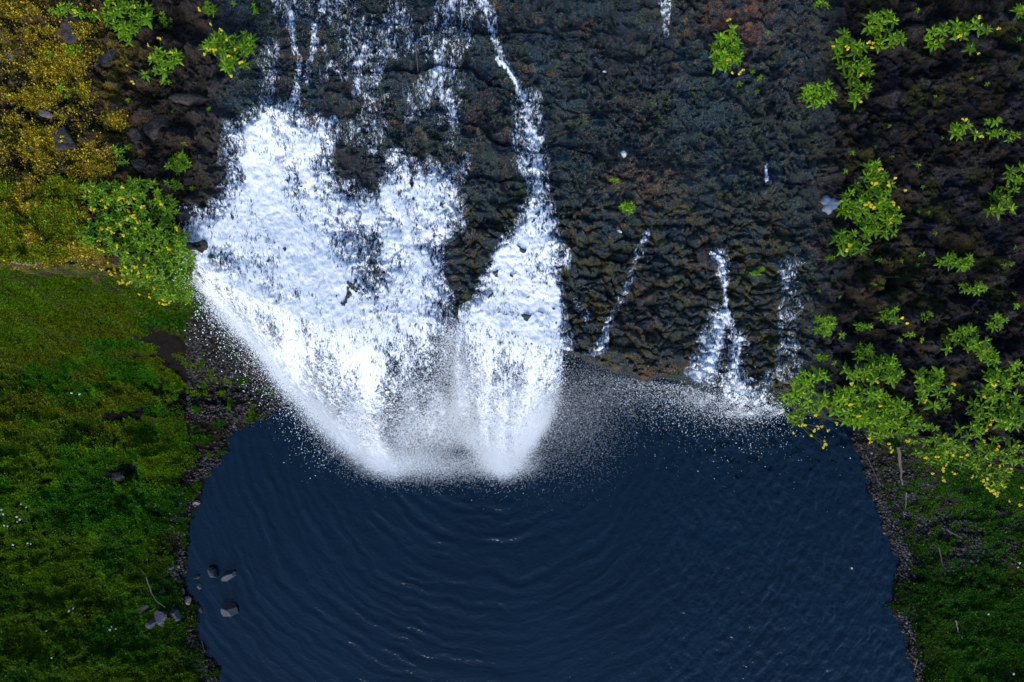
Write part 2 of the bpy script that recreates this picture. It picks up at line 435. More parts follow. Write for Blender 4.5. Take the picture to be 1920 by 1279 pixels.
# ground cover on the cliff face left: green
fm = (VZ < ZL - 0.15) & (PX < 460)
C[fm] = C[fm] * 0.4 + np.array((0.03, 0.06, 0.008)) * 0.6
WET = np.clip(1 - soil_ * 0.75 - moss * 0.35, 0.1, 1)
Vv = np.stack([VX, VY, VZ], -1).reshape(-1, 3)
rock = mesh_obj('rock_ledge', Vv, grid_faces(VX.shape[0], nx), M_rock, C.reshape(-1, 3), {'wet': WET.ravel()})
tag(rock, kind='structure')

def ledge_pt(px, py):
    z = ZL
    for _ in range(6):
        x, y = P(px, py, z); h = ledge_h(np.array([x]), np.array([y]))[0][0]
        if y < lipY(np.array([x]))[0]: h = ZL - 0.15
        z = 0.4 * z + 0.6 * h
    x, y = P(px, py, z)
    return x, y, z

# ------------------------------------------------------------------ lower ground and pool
SHL = [(-9000, 2500), (700, 300), (660, 700), (600, 725), (545, 758), (450, 805), (402, 868), (378, 900), (345, 975), (350, 1060), (342, 1100), (362, 1145), (362, 1180), (388, 1230), (412, 1290), (440, 1500), (460, 2500)]
SHR = [(1440, 300), (1440, 700), (1500, 740), (1590, 790), (1625, 880), (1640, 940), (1655, 985), (1680, 1040), (1672, 1110), (1690, 1190), (1712, 1290), (1740, 1500), (1790, 2500)]
_sl = np.array([P(a, b, 0) for a, b in SHL[1:]])[::-1]; _sr = np.array([P(a, b, 0) for a, b in SHR])[::-1]
def land(x, y):
    j = 0.50 * (fbm(y * 1.3 + 0 * x, x * 1.3, 5, 130, 0.68) - 0.5)
    dl = np.interp(y, _sl[:, 1], _sl[:, 0]) - x + j * 1.5
    dr = x - np.interp(y, _sr[:, 1], _sr[:, 0]) + j * 1.2
    return dl, dr
def ground_h(x, y):
    dl, dr = land(x, y); d = np.maximum(dl, dr)
    z = np.where(d > 0, 0.05 + 0.16 * np.minimum(d, 6) + 0.04 * np.maximum(d - 6, 0), np.maximum(0.45 * d, -1.4) - 0.01)
    below = lipY(x) - y
    c = np.clip(1 - below / 2.6, 0, 1)
    left = dl > dr
    z = z + np.where(left, 4.6, 2.0) * c * c * ss(0, 1.2, d)
    lm = ss(-0.1, 0.5, d)
    z = z + lm * (0.55 * (fbm(x * 0.8, y * 1.1, 3, 140) - 0.5) * ss(0.3, 2.5, d) + 0.20 * (ridged(x * 2.2, y * 3.0, 4, 150) - 0.4) * ss(0, 1, d) + 0.06 * (fbm(x * 9, y * 9, 3, 160, .6) - 0.5))
    hole = 0
    hx, hy = P(212, 890, 1.0)
    z = z - 0.55 * np.exp(-(((x - hx) / 0.3) ** 2 + ((y - hy) / 0.25) ** 2))
    return z
def axis(a0, a1, st, ext):
    core = np.arange(a0, a1, st)
    o = np.cumsum(np.geomspace(st * 3, ext / 3, 14))
    return np.concatenate([a0 - o[::-1], core, a1 + o])
gx = axis(-15, 15, 0.035, 40); gy = axis(-11.5, 4.5, 0.035, 40)
GX, GY = np.meshgrid(gx, gy)
GZ = ground_h(GX, GY)
gpx, gpy = proj(GX, GY, GZ)
dl, dr = land(GX, GY)
ga = fbm(GX * 2, GY * 2, 4, 170); gb = fbm(GX * 6, GY * 6, 4, 175, .6)
ROCKY = [((290, 640), (450, 690), 35), ((200, 783), (262, 775), 12), ((430, 700), (560, 700), 60), ((400, 610), (600, 640), 50), ((380, 760), (480, 740), 60), ((440, 640), (520, 720), 75), ((390, 840), (440, 790), 28), ((300, 660), (360, 700), 30), ((350, 900), (390, 860), 18), ((210, 890), (225, 895), 14)]
def bare(px, py):
    m = np.zeros(np.shape(px))
    for a, b, wd in ROCKY: m = np.maximum(m, cap(px, py, [a, b], wd))
    return m
gbare = np.clip(bare(gpx, gpy) * 1.4 + (gb - 0.5) * 1.8, 0, 1)
GC = np.zeros(GX.shape + (3,)) + np.array((0.016, 0.034, 0.004))
GC = mixc(GC, (0.028, 0.030, 0.005), ss(0.45, 0.6, ga) * 0.6)
GC = mixc(GC, (0.008, 0.0065, 0.006), ss(0.3, 0.6, gbare))
shore = (1 - ss(0.25, 1.0, np.maximum(dl, dr) + 0.8 * (gb - 0.5)))
GC = mixc(GC, (0.011, 0.010, 0.007), shore)
GC = mixc(GC, (0.035, 0.018, 0.006), shore * ss(0.5, 0.62, ga) * 0.6)
rgt = (dr > 0) * (1 - ss(1000, 1080, gpy + 60 * (ga - .5) - 0.15 * (gpx - 1650)))
GC = mixc(GC, (0.018, 0.016, 0.018), rgt * ss(0.38, 0.5, gb) * 0.9)
gr_obj = mesh_obj('ground', np.stack([GX, GY, GZ], -1).reshape(-1, 3), grid_faces(*GX.shape), M_ground, GC.reshape(-1, 3))
tag(gr_obj, kind='structure')

# pool surface with rings running out from the foot of the fall
wx0, wx1 = -10.5, 12.5
px_ = np.arange(wx0, wx1, 0.022); py_ = np.arange(-10.5, 1.2, 0.022)
WX, WY = np.meshgrid(px_, py_)
cx, cy = P(930, 790, 0)
R = np.hypot(WX - cx, WY - cy); TH = np.arctan2(WX - cx, -(WY - cy))
warp = fbm(WX * 0.7, WY * 0.7, 3, 180) - 0.5
Rw = R + 0.45 * warp + 0.10 * (fbm(WX * 2.5, WY * 2.5, 2, 187) - 0.5)
WZ = 0
am = 0.4 + 1.2 * fbm(WX * .5, WY * .5, 3, 185)
dec = ss(0.2, 1.2, R) * (1 - 0.35 * ss(4, 9, R))
for lam, amp, sd_ in ((0.62, 0.0060, 1), (0.40, 0.0048, 2), (0.27, 0.0030, 3)):
    env = ss(0.30, 0.75, fbm(Rw * 0.9, TH * 3.0 + sd_, 2, 188 + sd_))
    WZ = WZ + dec * amp * env * np.sin(Rw * 2 * math.pi / lam + 5.0 * fbm(TH * 2.2, R * .35, 2, 192 + sd_))
WZ = WZ + am * 0.0120 * (ridged(Rw * 2.3, TH * 3.2, 3, 190) - 0.4) * dec
WZ = WZ + am * 0.0065 * (ridged(Rw * 5.5, TH * 11 + 4, 3, 200) - 0.4)
WZ = WZ + 0.0045 * (fbm(Rw * 9, TH * 24, 3, 210, .6) - 0.5) * (0.8 + 1.0 * ss(-0.2, 0.9, TH))
rt = ss(1.5, 6.0, WX)
WZ = WZ + rt * 0.036 * (fbm(WX * 7.0 + 2 * warp, WY * 4.5, 3, 220, .55) - 0.5)
WZ = WZ * (1.42 - 0.20 * ss(4, 8, -WY) * (np.abs(WX) < 4))
pool = mesh_obj('water', np.stack([WX, WY, WZ], -1).reshape(-1, 3), grid_faces(*WX.shape), M_pool)
tag(pool, kind='structure')

# ------------------------------------------------------------------ running and falling water
def foam_den(px, py):
    n = fbm(px * 0.02, py * 0.016, 3, 230)
    qx = px + 26 * (fbm(px * 0.03, py * 0.03, 3, 235) - 0.5); qy = py + 26 * (fbm(px * 0.03, py * 0.03, 3, 240) - 0.5)
    A = polyfield(px * .3 + qx * .7 + 90 * (fbm(px * .012, py * .012, 4, 244, .6) - .5), qy + 60 * (n - .5), [(445, 235), (500, 205), (560, 190), (610, 240), (630, 320), (665, 350), (700, 318), (760, 300), (838, 310), (842, 360), (822, 420), (828, 500), (838, 640),
                           (600, 700), (450, 600), (352, 500), (358, 420), (425, 385), (425, 290)], 46)
    d = A * (0.76 + 0.9 * (n - 0.5))
    d = np.maximum(d, 1.12 * A * np.clip(cap(px, py, [(470, 300), (500, 380), (560, 470), (640, 560)], [30, 55, 75, 90]), 0, 1))
    d = np.maximum(d, 0.8 * cap(px, py, [(520, 215), (560, 260)], 32) * A)
    d = d - 0.62 * blob(px, py, 695, 350, 26, 48) - 0.40 * blob(px, py, 430, 490, 36, 34) - 0.25 * blob(px, py, 640, 290, 22, 40) - 0.22 * blob(px, py, 690, 520, 60, 90)
    B = polyfield(qx, qy, [(985, 385), (1035, 382), (1052, 470), (1050, 560), (1066, 690), (862, 690), (872, 600), (905, 510), (960, 440)], 18)
    d = np.maximum(d, B * (0.92 + 0.7 * (n - .5)))
    d = d - 0.45 * blob(px, py, 905, 545, 26, 34)
    lines = [([(500, -40), (535, 15), (550, 70), (560, 120), (552, 185)], [20, 16, 8, 7, 8], .36),
             ([(606, -40), (598, 30), (585, 90), (575, 150)], [14, 10, 7, 7], .38),
             ([(690, 90), (668, 125), (672, 170)], [22, 18, 12], .42), ([(712, 95), (700, 160)], [16, 12], .32),
             ([(625, 120), (640, 140)], [16, 14], .30),
             ([(828, 85), (822, 130), (815, 165), (845, 185), (850, 235)], [12, 15, 20, 18, 12], .46),
             ([(900, -40), (915, 30), (932, 80), (950, 120), (985, 190), (1002, 260), (1006, 330), (1010, 392)], [18, 14, 7, 5, 12, 20, 18, 20], .50),
             ([(938, 108), (952, 130), (965, 152)], [4, 5, 4], .95),
             ([(985, 190), (995, 300)], [28, 34], .42),
             ([(1242, -40), (1248, 20), (1252, 60)], [12, 10, 6], .24),
             ([(1345, 478), (1358, 500), (1362, 560), (1366, 590)], [12, 9, 5, 6], .62),
             ([(1365, 590), (1345, 640), (1325, 690), (1300, 740)], [10, 17, 22, 20], .66),
             ([(1368, 592), (1385, 640), (1380, 700), (1402, 760)], [8, 13, 18, 24], .66),
             ([(1310, 640), (1340, 610), (1400, 645)], [8, 12, 10], .45),
             ([(1500, 492), (1482, 500), (1466, 580), (1470, 620), (1460, 690), (1425, 730)], [9, 8, 5, 7, 10, 14], .34),
             ([(1475, 500), (1490, 560), (1480, 700)], [24, 22, 30], .20),
             ([(1215, 430), (1195, 490), (1172, 550), (1148, 600), (1130, 650)], [6, 10, 8, 5, 8], .32),
             ([(1145, 600), (1128, 650), (1110, 672), (1085, 680)], [6, 9, 12, 12], .48),
             ([(1085, 560), (1100, 600)], [10, 8], .25), ([(1062, 470), (1064, 500)], [7, 7], .5),
             ([(1437, 312), (1440, 340)], [3, 4], .6), ([(1350, 590), (1300, 720)], [18, 24], .5)]
    for pts, wd, a in lines: d = np.maximum(d, a * cap(qx * .5 + px * .5, qy * .5 + py * .5, pts, wd))
    veil = polyfield(qx, qy, [(500, -60), (880, -60), (900, 60), (865, 200), (848, 320), (700, 320), (600, 250), (470, 215)], 40)
    d = np.maximum(d, veil * (0.09 + 0.5 * (n - 0.5)))
    veil2 = polyfield(qx, qy, [(900, -60), (1000, -60), (1040, 250), (1060, 400), (960, 400), (960, 200)], 25)
    d = np.maximum(d, veil2 * 0.09)
    return np.clip(d, 0, 1.25)

sub = slice(0, None, 1)
FX, FY = X[:, ::1], Y[:, ::1]
b0 = base_h(FX, FY); fpx, fpy = proj(FX, FY, b0 + 0.1)
den = foam_den(fpx, fpy)
wf = ss(.35, .8, den)
FZ = (1 - wf) * (Hraw + 0.015) + wf * (0.12 * Hraw + 0.88 * b0 + 0.13) + 0.05 * den * (fbm(FX * 3.2, FY * 2.4, 5, 250, .62) - 0.5) + 0.035 * den * (fbm(FX * 14, FY * 10, 3, 255, .6) - 0.5)
FZ = np.maximum(FZ, Hraw - 0.09 + 0.062 * (1 - wf))
msk = (den > 0.10) & (vt[:, None] < 6.75)
qf = grid_faces(FX.shape[0], nx, msk)
V_, F_, (D_,) = compact(np.stack([FX, FY, FZ], -1).reshape(-1, 3), qf, [den.ravel()])
fo = mesh_obj('stream', V_, F_, M_foam, None, {'den': D_, 'spr': D_ * 0 + 0.1}); tag(fo, kind='structure')

def fallmap(lip, land, s, t, zl=ZL):
    """points of a falling sheet: s across (0..1), t down (0 lip .. 1 pool)"""
    la = np.array([P(a, b, zl) for a, b in lip]); lb = np.array([P(a, b, 0) for a, b in land])
    ul = np.linspace(0, 1, len(la)); ub = np.linspace(0, 1, len(lb))
    ax, ay = np.interp(s, ul, la[:, 0]), np.interp(s, ul, la[:, 1])
    bx, by = np.interp(s, ub, lb[:, 0]), np.interp(s, ub, lb[:, 1])
    return ax + (bx - ax) * t, ay + (by - ay) * t, zl * (1 - t * t)

FALLS = {
 'A': dict(lip=[(372, 470), (440, 520), (520, 565), (600, 598), (720, 612), (840, 600)],
           land=[(480, 610), (590, 700), (640, 800), (705, 868), (755, 885), (870, 822)]),
 'B': dict(lip=[(862, 600), (905, 598), (960, 618), (1010, 640), (1058, 660)],
           land=[(868, 822), (920, 870), (948, 886), (985, 845), (1010, 790)]),
 'C': dict(lip=[(1285, 705), (1330, 722), (1370, 735), (1418, 742)],
           land=[(1235, 735), (1290, 765), (1345, 780), (1400, 765)]),
}
def sheet(key, t1, d0, d1, zoff=0.0, seed=0):
    f = FALLS[key]
    s = np.linspace(0, 1, 420); t = np.linspace(0.0, t1, 200)
    Sg, Tg = np.meshgrid(s, t)
    x, y, z = fallmap(f['lip'], f['land'], Sg, Tg)
    # blend with the stream surface at the lip
    x0, y0, _ = fallmap(f['lip'], f['land'], Sg, Tg * 0)
    y = y + (lipY(x0) + 0.30 - y0) * (1 - ss(0, .30, Tg))
    z = z + 0.12 + zoff + 0.12 * ss(0, .5, Tg) * (ridged(Sg * 16, Tg * 7, 4, 260 + seed, .6) - 0.5)
    y = y + 0.15 * (fbm(Sg * 12, Tg * 6, 3, 270 + seed) - 0.5) * ss(0, .2, Tg)
    e = ss(0, 0.16, Sg) * (1 - ss(0.90, 1.0, Sg))
    d = (d0 + (d1 - d0) * Tg / t1) * (0.35 + 0.65 * e) + 1.0 * (fbm(Sg * 11, Tg * 2.5, 4, 280 + seed) - 0.5) * ss(0.02, .25, Tg)
    d = d * 1.0 * (1 - ss(t1 * 0.8, t1, Tg))
    o = mesh_obj('waterfall', np.stack([x, y, z], -1).reshape(-1, 3), grid_faces(*Sg.shape), M_foam, None, {'den': np.clip(d, 0, 1.2).ravel(), 'spr': (ss(0.05, .7, Tg) * 1.0).ravel()})
    tag(o, kind='structure')
sheet('A', 0.97, 0.78, 0.0); sheet('B', 0.97, 0.80, 0.0, seed=3); sheet('C', 0.9, 0.34, 0.0, seed=6)

# drops: one point cloud per body of spray
def point_cloud(name, Pp, rad, mat):
    me = bpy.data.meshes.new(name); me.vertices.add(len(Pp)); me.vertices.foreach_set('co', np.asarray(Pp, np.float32).ravel())
    a = me.attributes.new('rad', 'FLOAT', 'POINT'); a.data.foreach_set('value', np.asarray(rad, np.float32))
    me.materials.append(mat)
    o = bpy.data.objects.new(name, me); COL.objects.link(o)
    ng = bpy.data.node_groups.new(name + '_points', 'GeometryNodeTree')
    ng.interface.new_socket('Geometry', in_out='INPUT', socket_type='NodeSocketGeometry')
    ng.interface.new_socket('Geometry', in_out='OUTPUT', socket_type='NodeSocketGeometry')
    gi = ng.nodes.new('NodeGroupInput'); go = ng.nodes.new('NodeGroupOutput')
    mp = ng.nodes.new('GeometryNodeMeshToPoints'); na = ng.nodes.new('GeometryNodeInputNamedAttribute'); na.data_type = 'FLOAT'
    na.inputs['Name'].default_value = 'rad'; sm = ng.nodes.new('GeometryNodeSetMaterial'); sm.inputs['Material'].default_value = mat
    L = ng.links.new
    L(gi.outputs[0], mp.inputs['Mesh']); L(na.outputs['Attribute'], mp.inputs['Radius']); L(mp.outputs[0], sm.inputs[0]); L(sm.outputs[0], go.inputs[0])
    md = o.modifiers.new('points', 'NODES'); md.node_group = ng
    tag(o, kind='stuff'); return o

def fall_drops(key, n, r0, r1, tpow=1.0, jit=0.25, seed=0, thr=0.42, smax=1.0):
    g = np.random.default_rng(seed); f = FALLS[key]
    s = g.random(n); t = g.random(n) ** tpow
    dn = 0.55 * fbm(s * 26, t * 5, 3, 300 + seed) + 0.45 * fbm(s * 70, t * 22, 3, 310 + seed)
    keep = g.random(n) < ss(thr - 0.10, thr + 0.16, dn) * (0.10 + 0.90 * (ss(0, .22, s) if key == 'A' else 1)) * (1 - 0.55 * ss(.55, .95, t)) * (0.06 + 0.94 * ss(0.05, .55, t))
    s, t = s[keep], t[keep]; m = len(s)
    x, y, z = fallmap(f['lip'], f['land'], s, t)
    j = jit * (0.25 + t)
    z = z + 0.1 + g.normal(0, 1, m) * j * 1.2
    x = x + g.normal(0, 1, m) * j * 0.45; y = y + g.normal(0, 1, m) * j * 0.5
    z = np.maximum(z, 0.02)
    r = r0 + (r1 - r0) * g.random(m) ** 3
    return np.stack([x, y, z], -1), r

def join(*ps): return np.concatenate([p[0] for p in ps]), np.concatenate([p[1] for p in ps])
pa = fall_drops('A', 420000, 0.003, 0.0075, 0.7, 0.24, 11, .50)
pb = fall_drops('B', 210000, 0.003, 0.0075, 0.7, 0.22, 12, .50)
def off_drops(key, n, seed, tpow=.8, sp=.9):   # stray drops thrown wide of the sheet
    g = np.random.default_rng(seed); f = FALLS[key]
    s = g.random(n); t = g.random(n) ** tpow
    if key == 'A': k = g.random(n) < ss(-.05, .45, s + .5 * t); s, t = s[k], t[k]; n = len(s)
    x, y, z = fallmap(f['lip'], f['land'], s, t)
    a = np.abs(g.normal(0, 1, n)) ** 1.3 * (0.15 + 0.6 * t) * sp; th = g.random(n) * 2 * math.pi
    x = x + a * np.cos(th) * .8; y = y + a * np.sin(th) * .6; z = np.maximum(z + g.normal(0, .5, n), 0.02)
    return np.stack([x, y, z], -1), 0.003 + 0.006 * g.random(n) ** 5
p1 = off_drops('A', 44000, 21, .8, .36); p2 = off_drops('B', 36000, 22, .8, .6)
# left shoulder of the fall: drops in front of the dark wet rock
g = np.random.default_rng(31)  # shoulder drops
n = 7000; s = g.random(n); e = np.abs(g.normal(0, 1, n))
qx = 415 + 245 * s - e * 26; qy = 530 + 290 * s + e * 30
zz = 7.5 - 6.0 * s + g.normal(0, .5, n); kx, ky = P(qx, qy, np.clip(zz, .1, 8))
p3 = (np.stack([kx, ky, np.clip(zz, .1, 8)], -1), 0.0035 + 0.008 * g.random(n) ** 4)
n = 16000; u = g.random(n); zz = 8 * (1 - u) ** .8 + .1; qx = 850 + g.normal(0, 20, n) + 15 * u; qy = 612 + 215 * u + g.normal(0, 12, n)
kx, ky = P(qx, qy, zz); p4 = (np.stack([kx, ky, zz], -1), 0.0035 + 0.007 * g.random(n) ** 4)
point_cloud('spray', *join(pa, pb, p1, p2, p3, p4), M_drop)
pc = fall_drops('C', 6000, 0.003, 0.008, 0.8, 0.25, 13, 0.53); pc2 = off_drops('C', 5500, 23, .8, 1.5)
n = 3800; qx = 1270 + g.normal(0, 75, n); qy = 712 + 0.12 * (qx - 1200) + np.abs(g.normal(0, 34, n)); zz = 8 * g.random(n) ** .7
kx, ky = P(qx, qy, zz); pc3 = (np.stack([kx, ky, zz], -1), 0.003 + 0.006 * g.random(n) ** 4)
point_cloud('spray', *join(pc, pc2, pc3), M_drop)
# fine mist: very small drops, dense low over the pool at the foot of the fall
def mist(n, cx, cy, sx, sy, z0, z1, r):
    qx = g.normal(cx, sx, n); qy = g.normal(cy, sy, n); zz = z0 + (z1 - z0) * g.random(n)
    kx, ky = P(qx, qy, zz); return np.stack([kx, ky, zz], -1), np.full(n, r) * (0.7 + .6 * g.random(n))
def fmist(key, n, t0, jit, r):
    s = g.random(n); t = t0 + (1 - t0) * g.random(n) ** .6
    if key == 'A': k = g.random(n) < .08 + .92 * ss(.05, .4, s); s, t = s[k], t[k]; n = len(s)
    x, y, z = fallmap(FALLS[key]['lip'], FALLS[key]['land'], s, t)
    return np.stack([x + g.normal(0, jit, n), y + g.normal(0, jit, n), np.maximum(z + g.normal(0, .5, n), 0.03)], -1), np.full(n, r)
point_cloud('mist', *join(fmist('A', 120000, 0.45, 0.13, 0.0026), fmist('B', 60000, 0.4, 0.10, 0.0026),
                          mist(10000, 1120, 730, 75, 34, 0.5, 5, 0.003), mist(15000, 1060, 790, 55, 50, 0.3, 3, 0.003),
                          mist(25000, 800, 870, 60, 16, 0.1, 1.2, 0.0038), mist(20000, 945, 868, 30, 14, 0.1, 1.0, 0.0038)), M_drop)

# ------------------------------------------------------------------ vegetation
def leaf_cards(pts, nrm_tilt, length, width, cols, seed, name, mat):
    """many small two-sided leaves, each a folded kite"""
    g = np.random.default_rng(seed); n = len(pts)
    th = g.random(n) * 2 * math.pi; tl = nrm_tilt * g.random(n) + 0.05
    L = length * (0.5 + g.random(n)); W = width * (0.6 + .8 * g.random(n))
    dx, dy = np.cos(th), np.sin(th)
    d = np.stack([dx * np.cos(tl), dy * np.cos(tl), np.sin(tl)], -1); sdv = np.stack([-dy, dx, 0 * dx], -1)
    a = pts; m = pts + d * (L * .5)[:, None]; b = pts + d * L[:, None] - np.array((0, 0, 1)) * (L * .15)[:, None]
    l = m + sdv * W[:, None] - np.array((0, 0, .25)) * W[:, None]; r = m - sdv * W[:, None] - np.array((0, 0, .25)) * W[:, None]
    V = np.stack([a, l, b, r], 1).reshape(-1, 3)
    i = np.arange(n) * 4; F = np.concatenate([np.stack([i, i + 2, i + 1], -1), np.stack([i, i + 3, i + 2], -1)])
    return mesh_obj(name, V, F, mat, np.repeat(cols, 4, 0), smooth=False)

# short grass and herbs of the banks
g = np.random.default_rng(41)
def grass(n, region, seed, name):
    x = region[0] + (region[1] - region[0]) * g.random(n); y = region[2] + (region[3] - region[2]) * g.random(n)
    z = ground_h(x, y); px, py = proj(x, y, z); dl, dr = land(x, y); d = np.maximum(dl, dr)
    cl = fbm(x * 2.4, y * 2.9, 3, 320); b = bare(px, py); nb = fbm(x * 5, y * 5, 3, 175, .6)
    k = (d > 0.10 + 1.1 * (nb - .42)) & (b + (nb - 0.5) * 2.2 < 0.42) & (py > 470) & (y < lipY(x) + 0.1)
    rr = (px > 1300)
    gravel = rr & (py < 1085 + 0.1 * (px - 1650)) & (nb + 0.10 * ss(1750, 1900, px) + 0.12 * (py < 990) * (px > 1740) < 0.53)
    k &= ~gravel
    k &= g.random(n) < 0.25 + 1.3 * ss(0.32, 0.55, cl)
    x, y, z, px, py, cl = x[k], y[k], z[k], px[k], py[k], cl[k]; m = len(x)
    hue = fbm(x * 0.9, y * 0.9, 3, 330); fine = g.random(m)
    c = np.array((0.026, 0.105, 0.002)) * (1 - ss(.42, .68, hue))[:, None] + np.array((0.072, 0.140, 0.002)) * ss(.4, .62, hue)[:, None]
    olive = ss(0.35, 0.6, fbm(x * 1.5, y * 3.5, 3, 340)) * (1 - ss(250, 420, px)) * ss(520, 600, py) * (1 - ss(780, 900, py))
    c = mixc(c, (0.100, 0.110, 0.003), olive * 0.8)
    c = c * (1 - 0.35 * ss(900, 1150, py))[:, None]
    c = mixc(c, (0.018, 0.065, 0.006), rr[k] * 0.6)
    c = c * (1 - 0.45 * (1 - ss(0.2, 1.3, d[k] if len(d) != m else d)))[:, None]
    c = c * (0.62 + 0.6 * fine[:, None]) * (0.75 + .5 * vn(x * 6, y * 6, 6)[:, None])
    c[g.random(m) < 0.03] = (0.12, 0.16, 0.02)
    up = 0.02 + 0.12 * ss(0.4, 0.65, fbm(x * 3.5, y * 3.5, 3, 350)) * g.random(m)
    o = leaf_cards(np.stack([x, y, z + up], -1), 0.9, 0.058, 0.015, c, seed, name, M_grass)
    tag(o, kind='stuff')
grass(850000, (-14, -3.2, -10, 1.6), 42, 'grass')
grass(300000, (8.0, 14, -10, -1.5), 43, 'grass')

# low yellow-flowering mats on the rock, upper left
MATS = [(110, 120, 60, 45), (70, 185, 55, 28), (150, 165, 30, 20), (215, 225, 24, 20), (90, 275, 62, 40), (175, 300, 42, 38), (60, 375, 75, 36), (95, 430, 70, 50), (130, 465, 60, 25), (35, 20, 45, 16), (70, 60, 30, 12), (150, 50, 22, 30)]
n = 150000; qx = g.random(n) * 300 - 30; qy = g.random(n) * 540 - 20
mm = np.zeros(n)
for a, b, c_, d_ in MATS: mm = np.maximum(mm, blob(qx, qy, a, b, c_, d_))
mm = np.maximum(mm, 0.27 * (qx < 260) * (1 - ss(150, 260, qx)))
mm2 = mm * (0.25 + 1.5 * fbm(qx * .05, qy * .05, 4, 360))
kk = g.random(n) < ss(0.14, 0.72, mm2); qx, qy, mm = qx[kk], qy[kk], mm[kk]
def ledge_xyz(qx, qy):
    z = np.full(qx.shape, ZL + .2)
    for _ in range(4):
        x, y = P(qx, qy, z); h = ledge_h(x, y)[0]; z = .5 * z + .5 * h
    return P(qx, qy, z)[0], P(qx, qy, z)[1], z
x, y, z = ledge_xyz(qx, qy); k = y > lipY(x) - .05; x, y, z = x[k], y[k], z[k]; m = len(x)
c = np.array((0.19, 0.17, 0.010)) * (0.5 + g.random(m))[:, None]
c = np.where((g.random(m) < 0.34)[:, None], np.array((0.72, 0.48, 0.015)) * (.6 + .6 * g.random(m))[:, None], c)
c = np.where((g.random(m) < 0.22)[:, None], np.array((0.18, 0.09, 0.02)), c)
o = leaf_cards(np.stack([x, y, z + .01 + .05 * g.random(m)], -1), .8, 0.030, 0.010, c, 44, 'ground_cover', M_mat); tag(o, kind='stuff')
# green turf patch left of the big bush and moss tufts
n = 60000; qx = g.random(n) * 260 - 10; qy = 300 + g.random(n) * 205
f = np.maximum.reduce([blob(qx, qy, 10, 440, 45, 50), blob(qx, qy, 120, 355, 40, 28), blob(qx, qy, 60, 475, 90, 20), blob(qx, qy, 5, 360, 30, 20), 0.75 * blob(qx, qy, 110, 410, 70, 60)])
k = g.random(n) < ss(.3, .7, f * (0.6 + .9 * fbm(qx * .04, qy * .04, 3, 370))); x, y, z = ledge_xyz(qx[k], qy[k]); m = len(x)
c = np.array((0.12, 0.18, 0.006)) * (0.5 + g.random(m))[:, None]; c[g.random(m) < .25] = (0.30, 0.24, 0.01)
o = leaf_cards(np.stack([x, y, z + .01 + .08 * g.random(m)], -1), 1.0, 0.06, 0.010, c, 45, 'grass', M_grass); tag(o, kind='stuff')

# ---- broad-leaved flowering plants
_lt = np.array([(0, 0, 0), (.35, .5, -.06), (.35, 0, .03), (.35, -.5, -.06), (.7, .36, -.10), (.7, 0, -.02), (.7, -.36, -.10), (1, 0, -.16)])
_lf3 = [(0, 2, 1), (0, 3, 2), (4, 5, 7), (5, 6, 7)]; _lf4 = [(1, 2, 5, 4), (2, 3, 6, 5)]
def foliage(name, roots, tops, sizes, mat, seed, parent, tone=1.0):
    """stems with whorled lance leaves; roots/tops local to the plant's base"""
    r = np.random.default_rng(seed); Vs = []; Cs = []; F3 = []; F4 = []; nv = 0
    for (rt, tp, sz) in zip(roots, tops, sizes):
        # stem
        dvec = np.array(tp) - np.array(rt); k = 3; w_ = 0.006
        ring = [(math.cos(a) * w_, math.sin(a) * w_, 0) for a in (0, 2.1, 4.2)]
        for q in (0, 1):
            for rg in ring: Vs.append(np.array(rt) + dvec * q + np.array(rg)); Cs.append((0.07, 0.13, 0.02))
        for q in range(3): F4.append((nv + q, nv + (q + 1) % 3, nv + 3 + (q + 1) % 3, nv + 3 + q))
        nv += 6
        if sz == 0: continue
        nl = int(r.integers(9, 13)); a0 = r.random() * 6.28; br = 0.8 + .45 * r.random()
        yel = r.random() * .5
        for i in range(nl):
            u = i / (nl - 1)                       # 0 low outer .. 1 young inner
            a = a0 + i * 2.3999 + r.normal(0, .15)
            L = sz * (1.0 - 0.62 * u) * r.uniform(.82, 1.15); W = L * r.uniform(.30, .38)
            tilt = -0.15 + 0.95 * u + r.normal(0, .12)
            base = np.array(tp) - dvec / (np.linalg.norm(dvec) + 1e-6) * sz * .45 * (1 - u)
            ca, sa, ct, st = math.cos(a), math.sin(a), math.cos(tilt), math.sin(tilt)
            loc = _lt * np.array((L, W, L))
            X_ = loc[:, 0] * ct - loc[:, 2] * st; Z_ = loc[:, 0] * st + loc[:, 2] * ct
            roll = r.normal(0, .25); Y_ = loc[:, 1]; Z_ = Z_ + Y_ * roll
            V = np.stack([X_ * ca - Y_ * sa, X_ * sa + Y_ * ca, Z_], -1) + base
            c = np.array((0.072, 0.195, 0.003)) * (1 - u * .8) + np.array((0.25, 0.41, 0.004)) * u * .8
            c = c * (1 - .35 * yel) + np.array((0.17, 0.20, 0.005)) * .35 * yel
            c = c * br * r.uniform(.75, 1.2) * tone
            Vs.extend(V); Cs.extend([c] * 8)
            F3.extend([tuple(nv + q for q in f) for f in _lf3]); F4.extend([tuple(nv + q for q in f) for f in _lf4]); nv += 8
    return mesh_obj(name, np.array(Vs), [np.array(F3), np.array(F4)], mat, np.array(Cs), smooth=True, parent=parent)

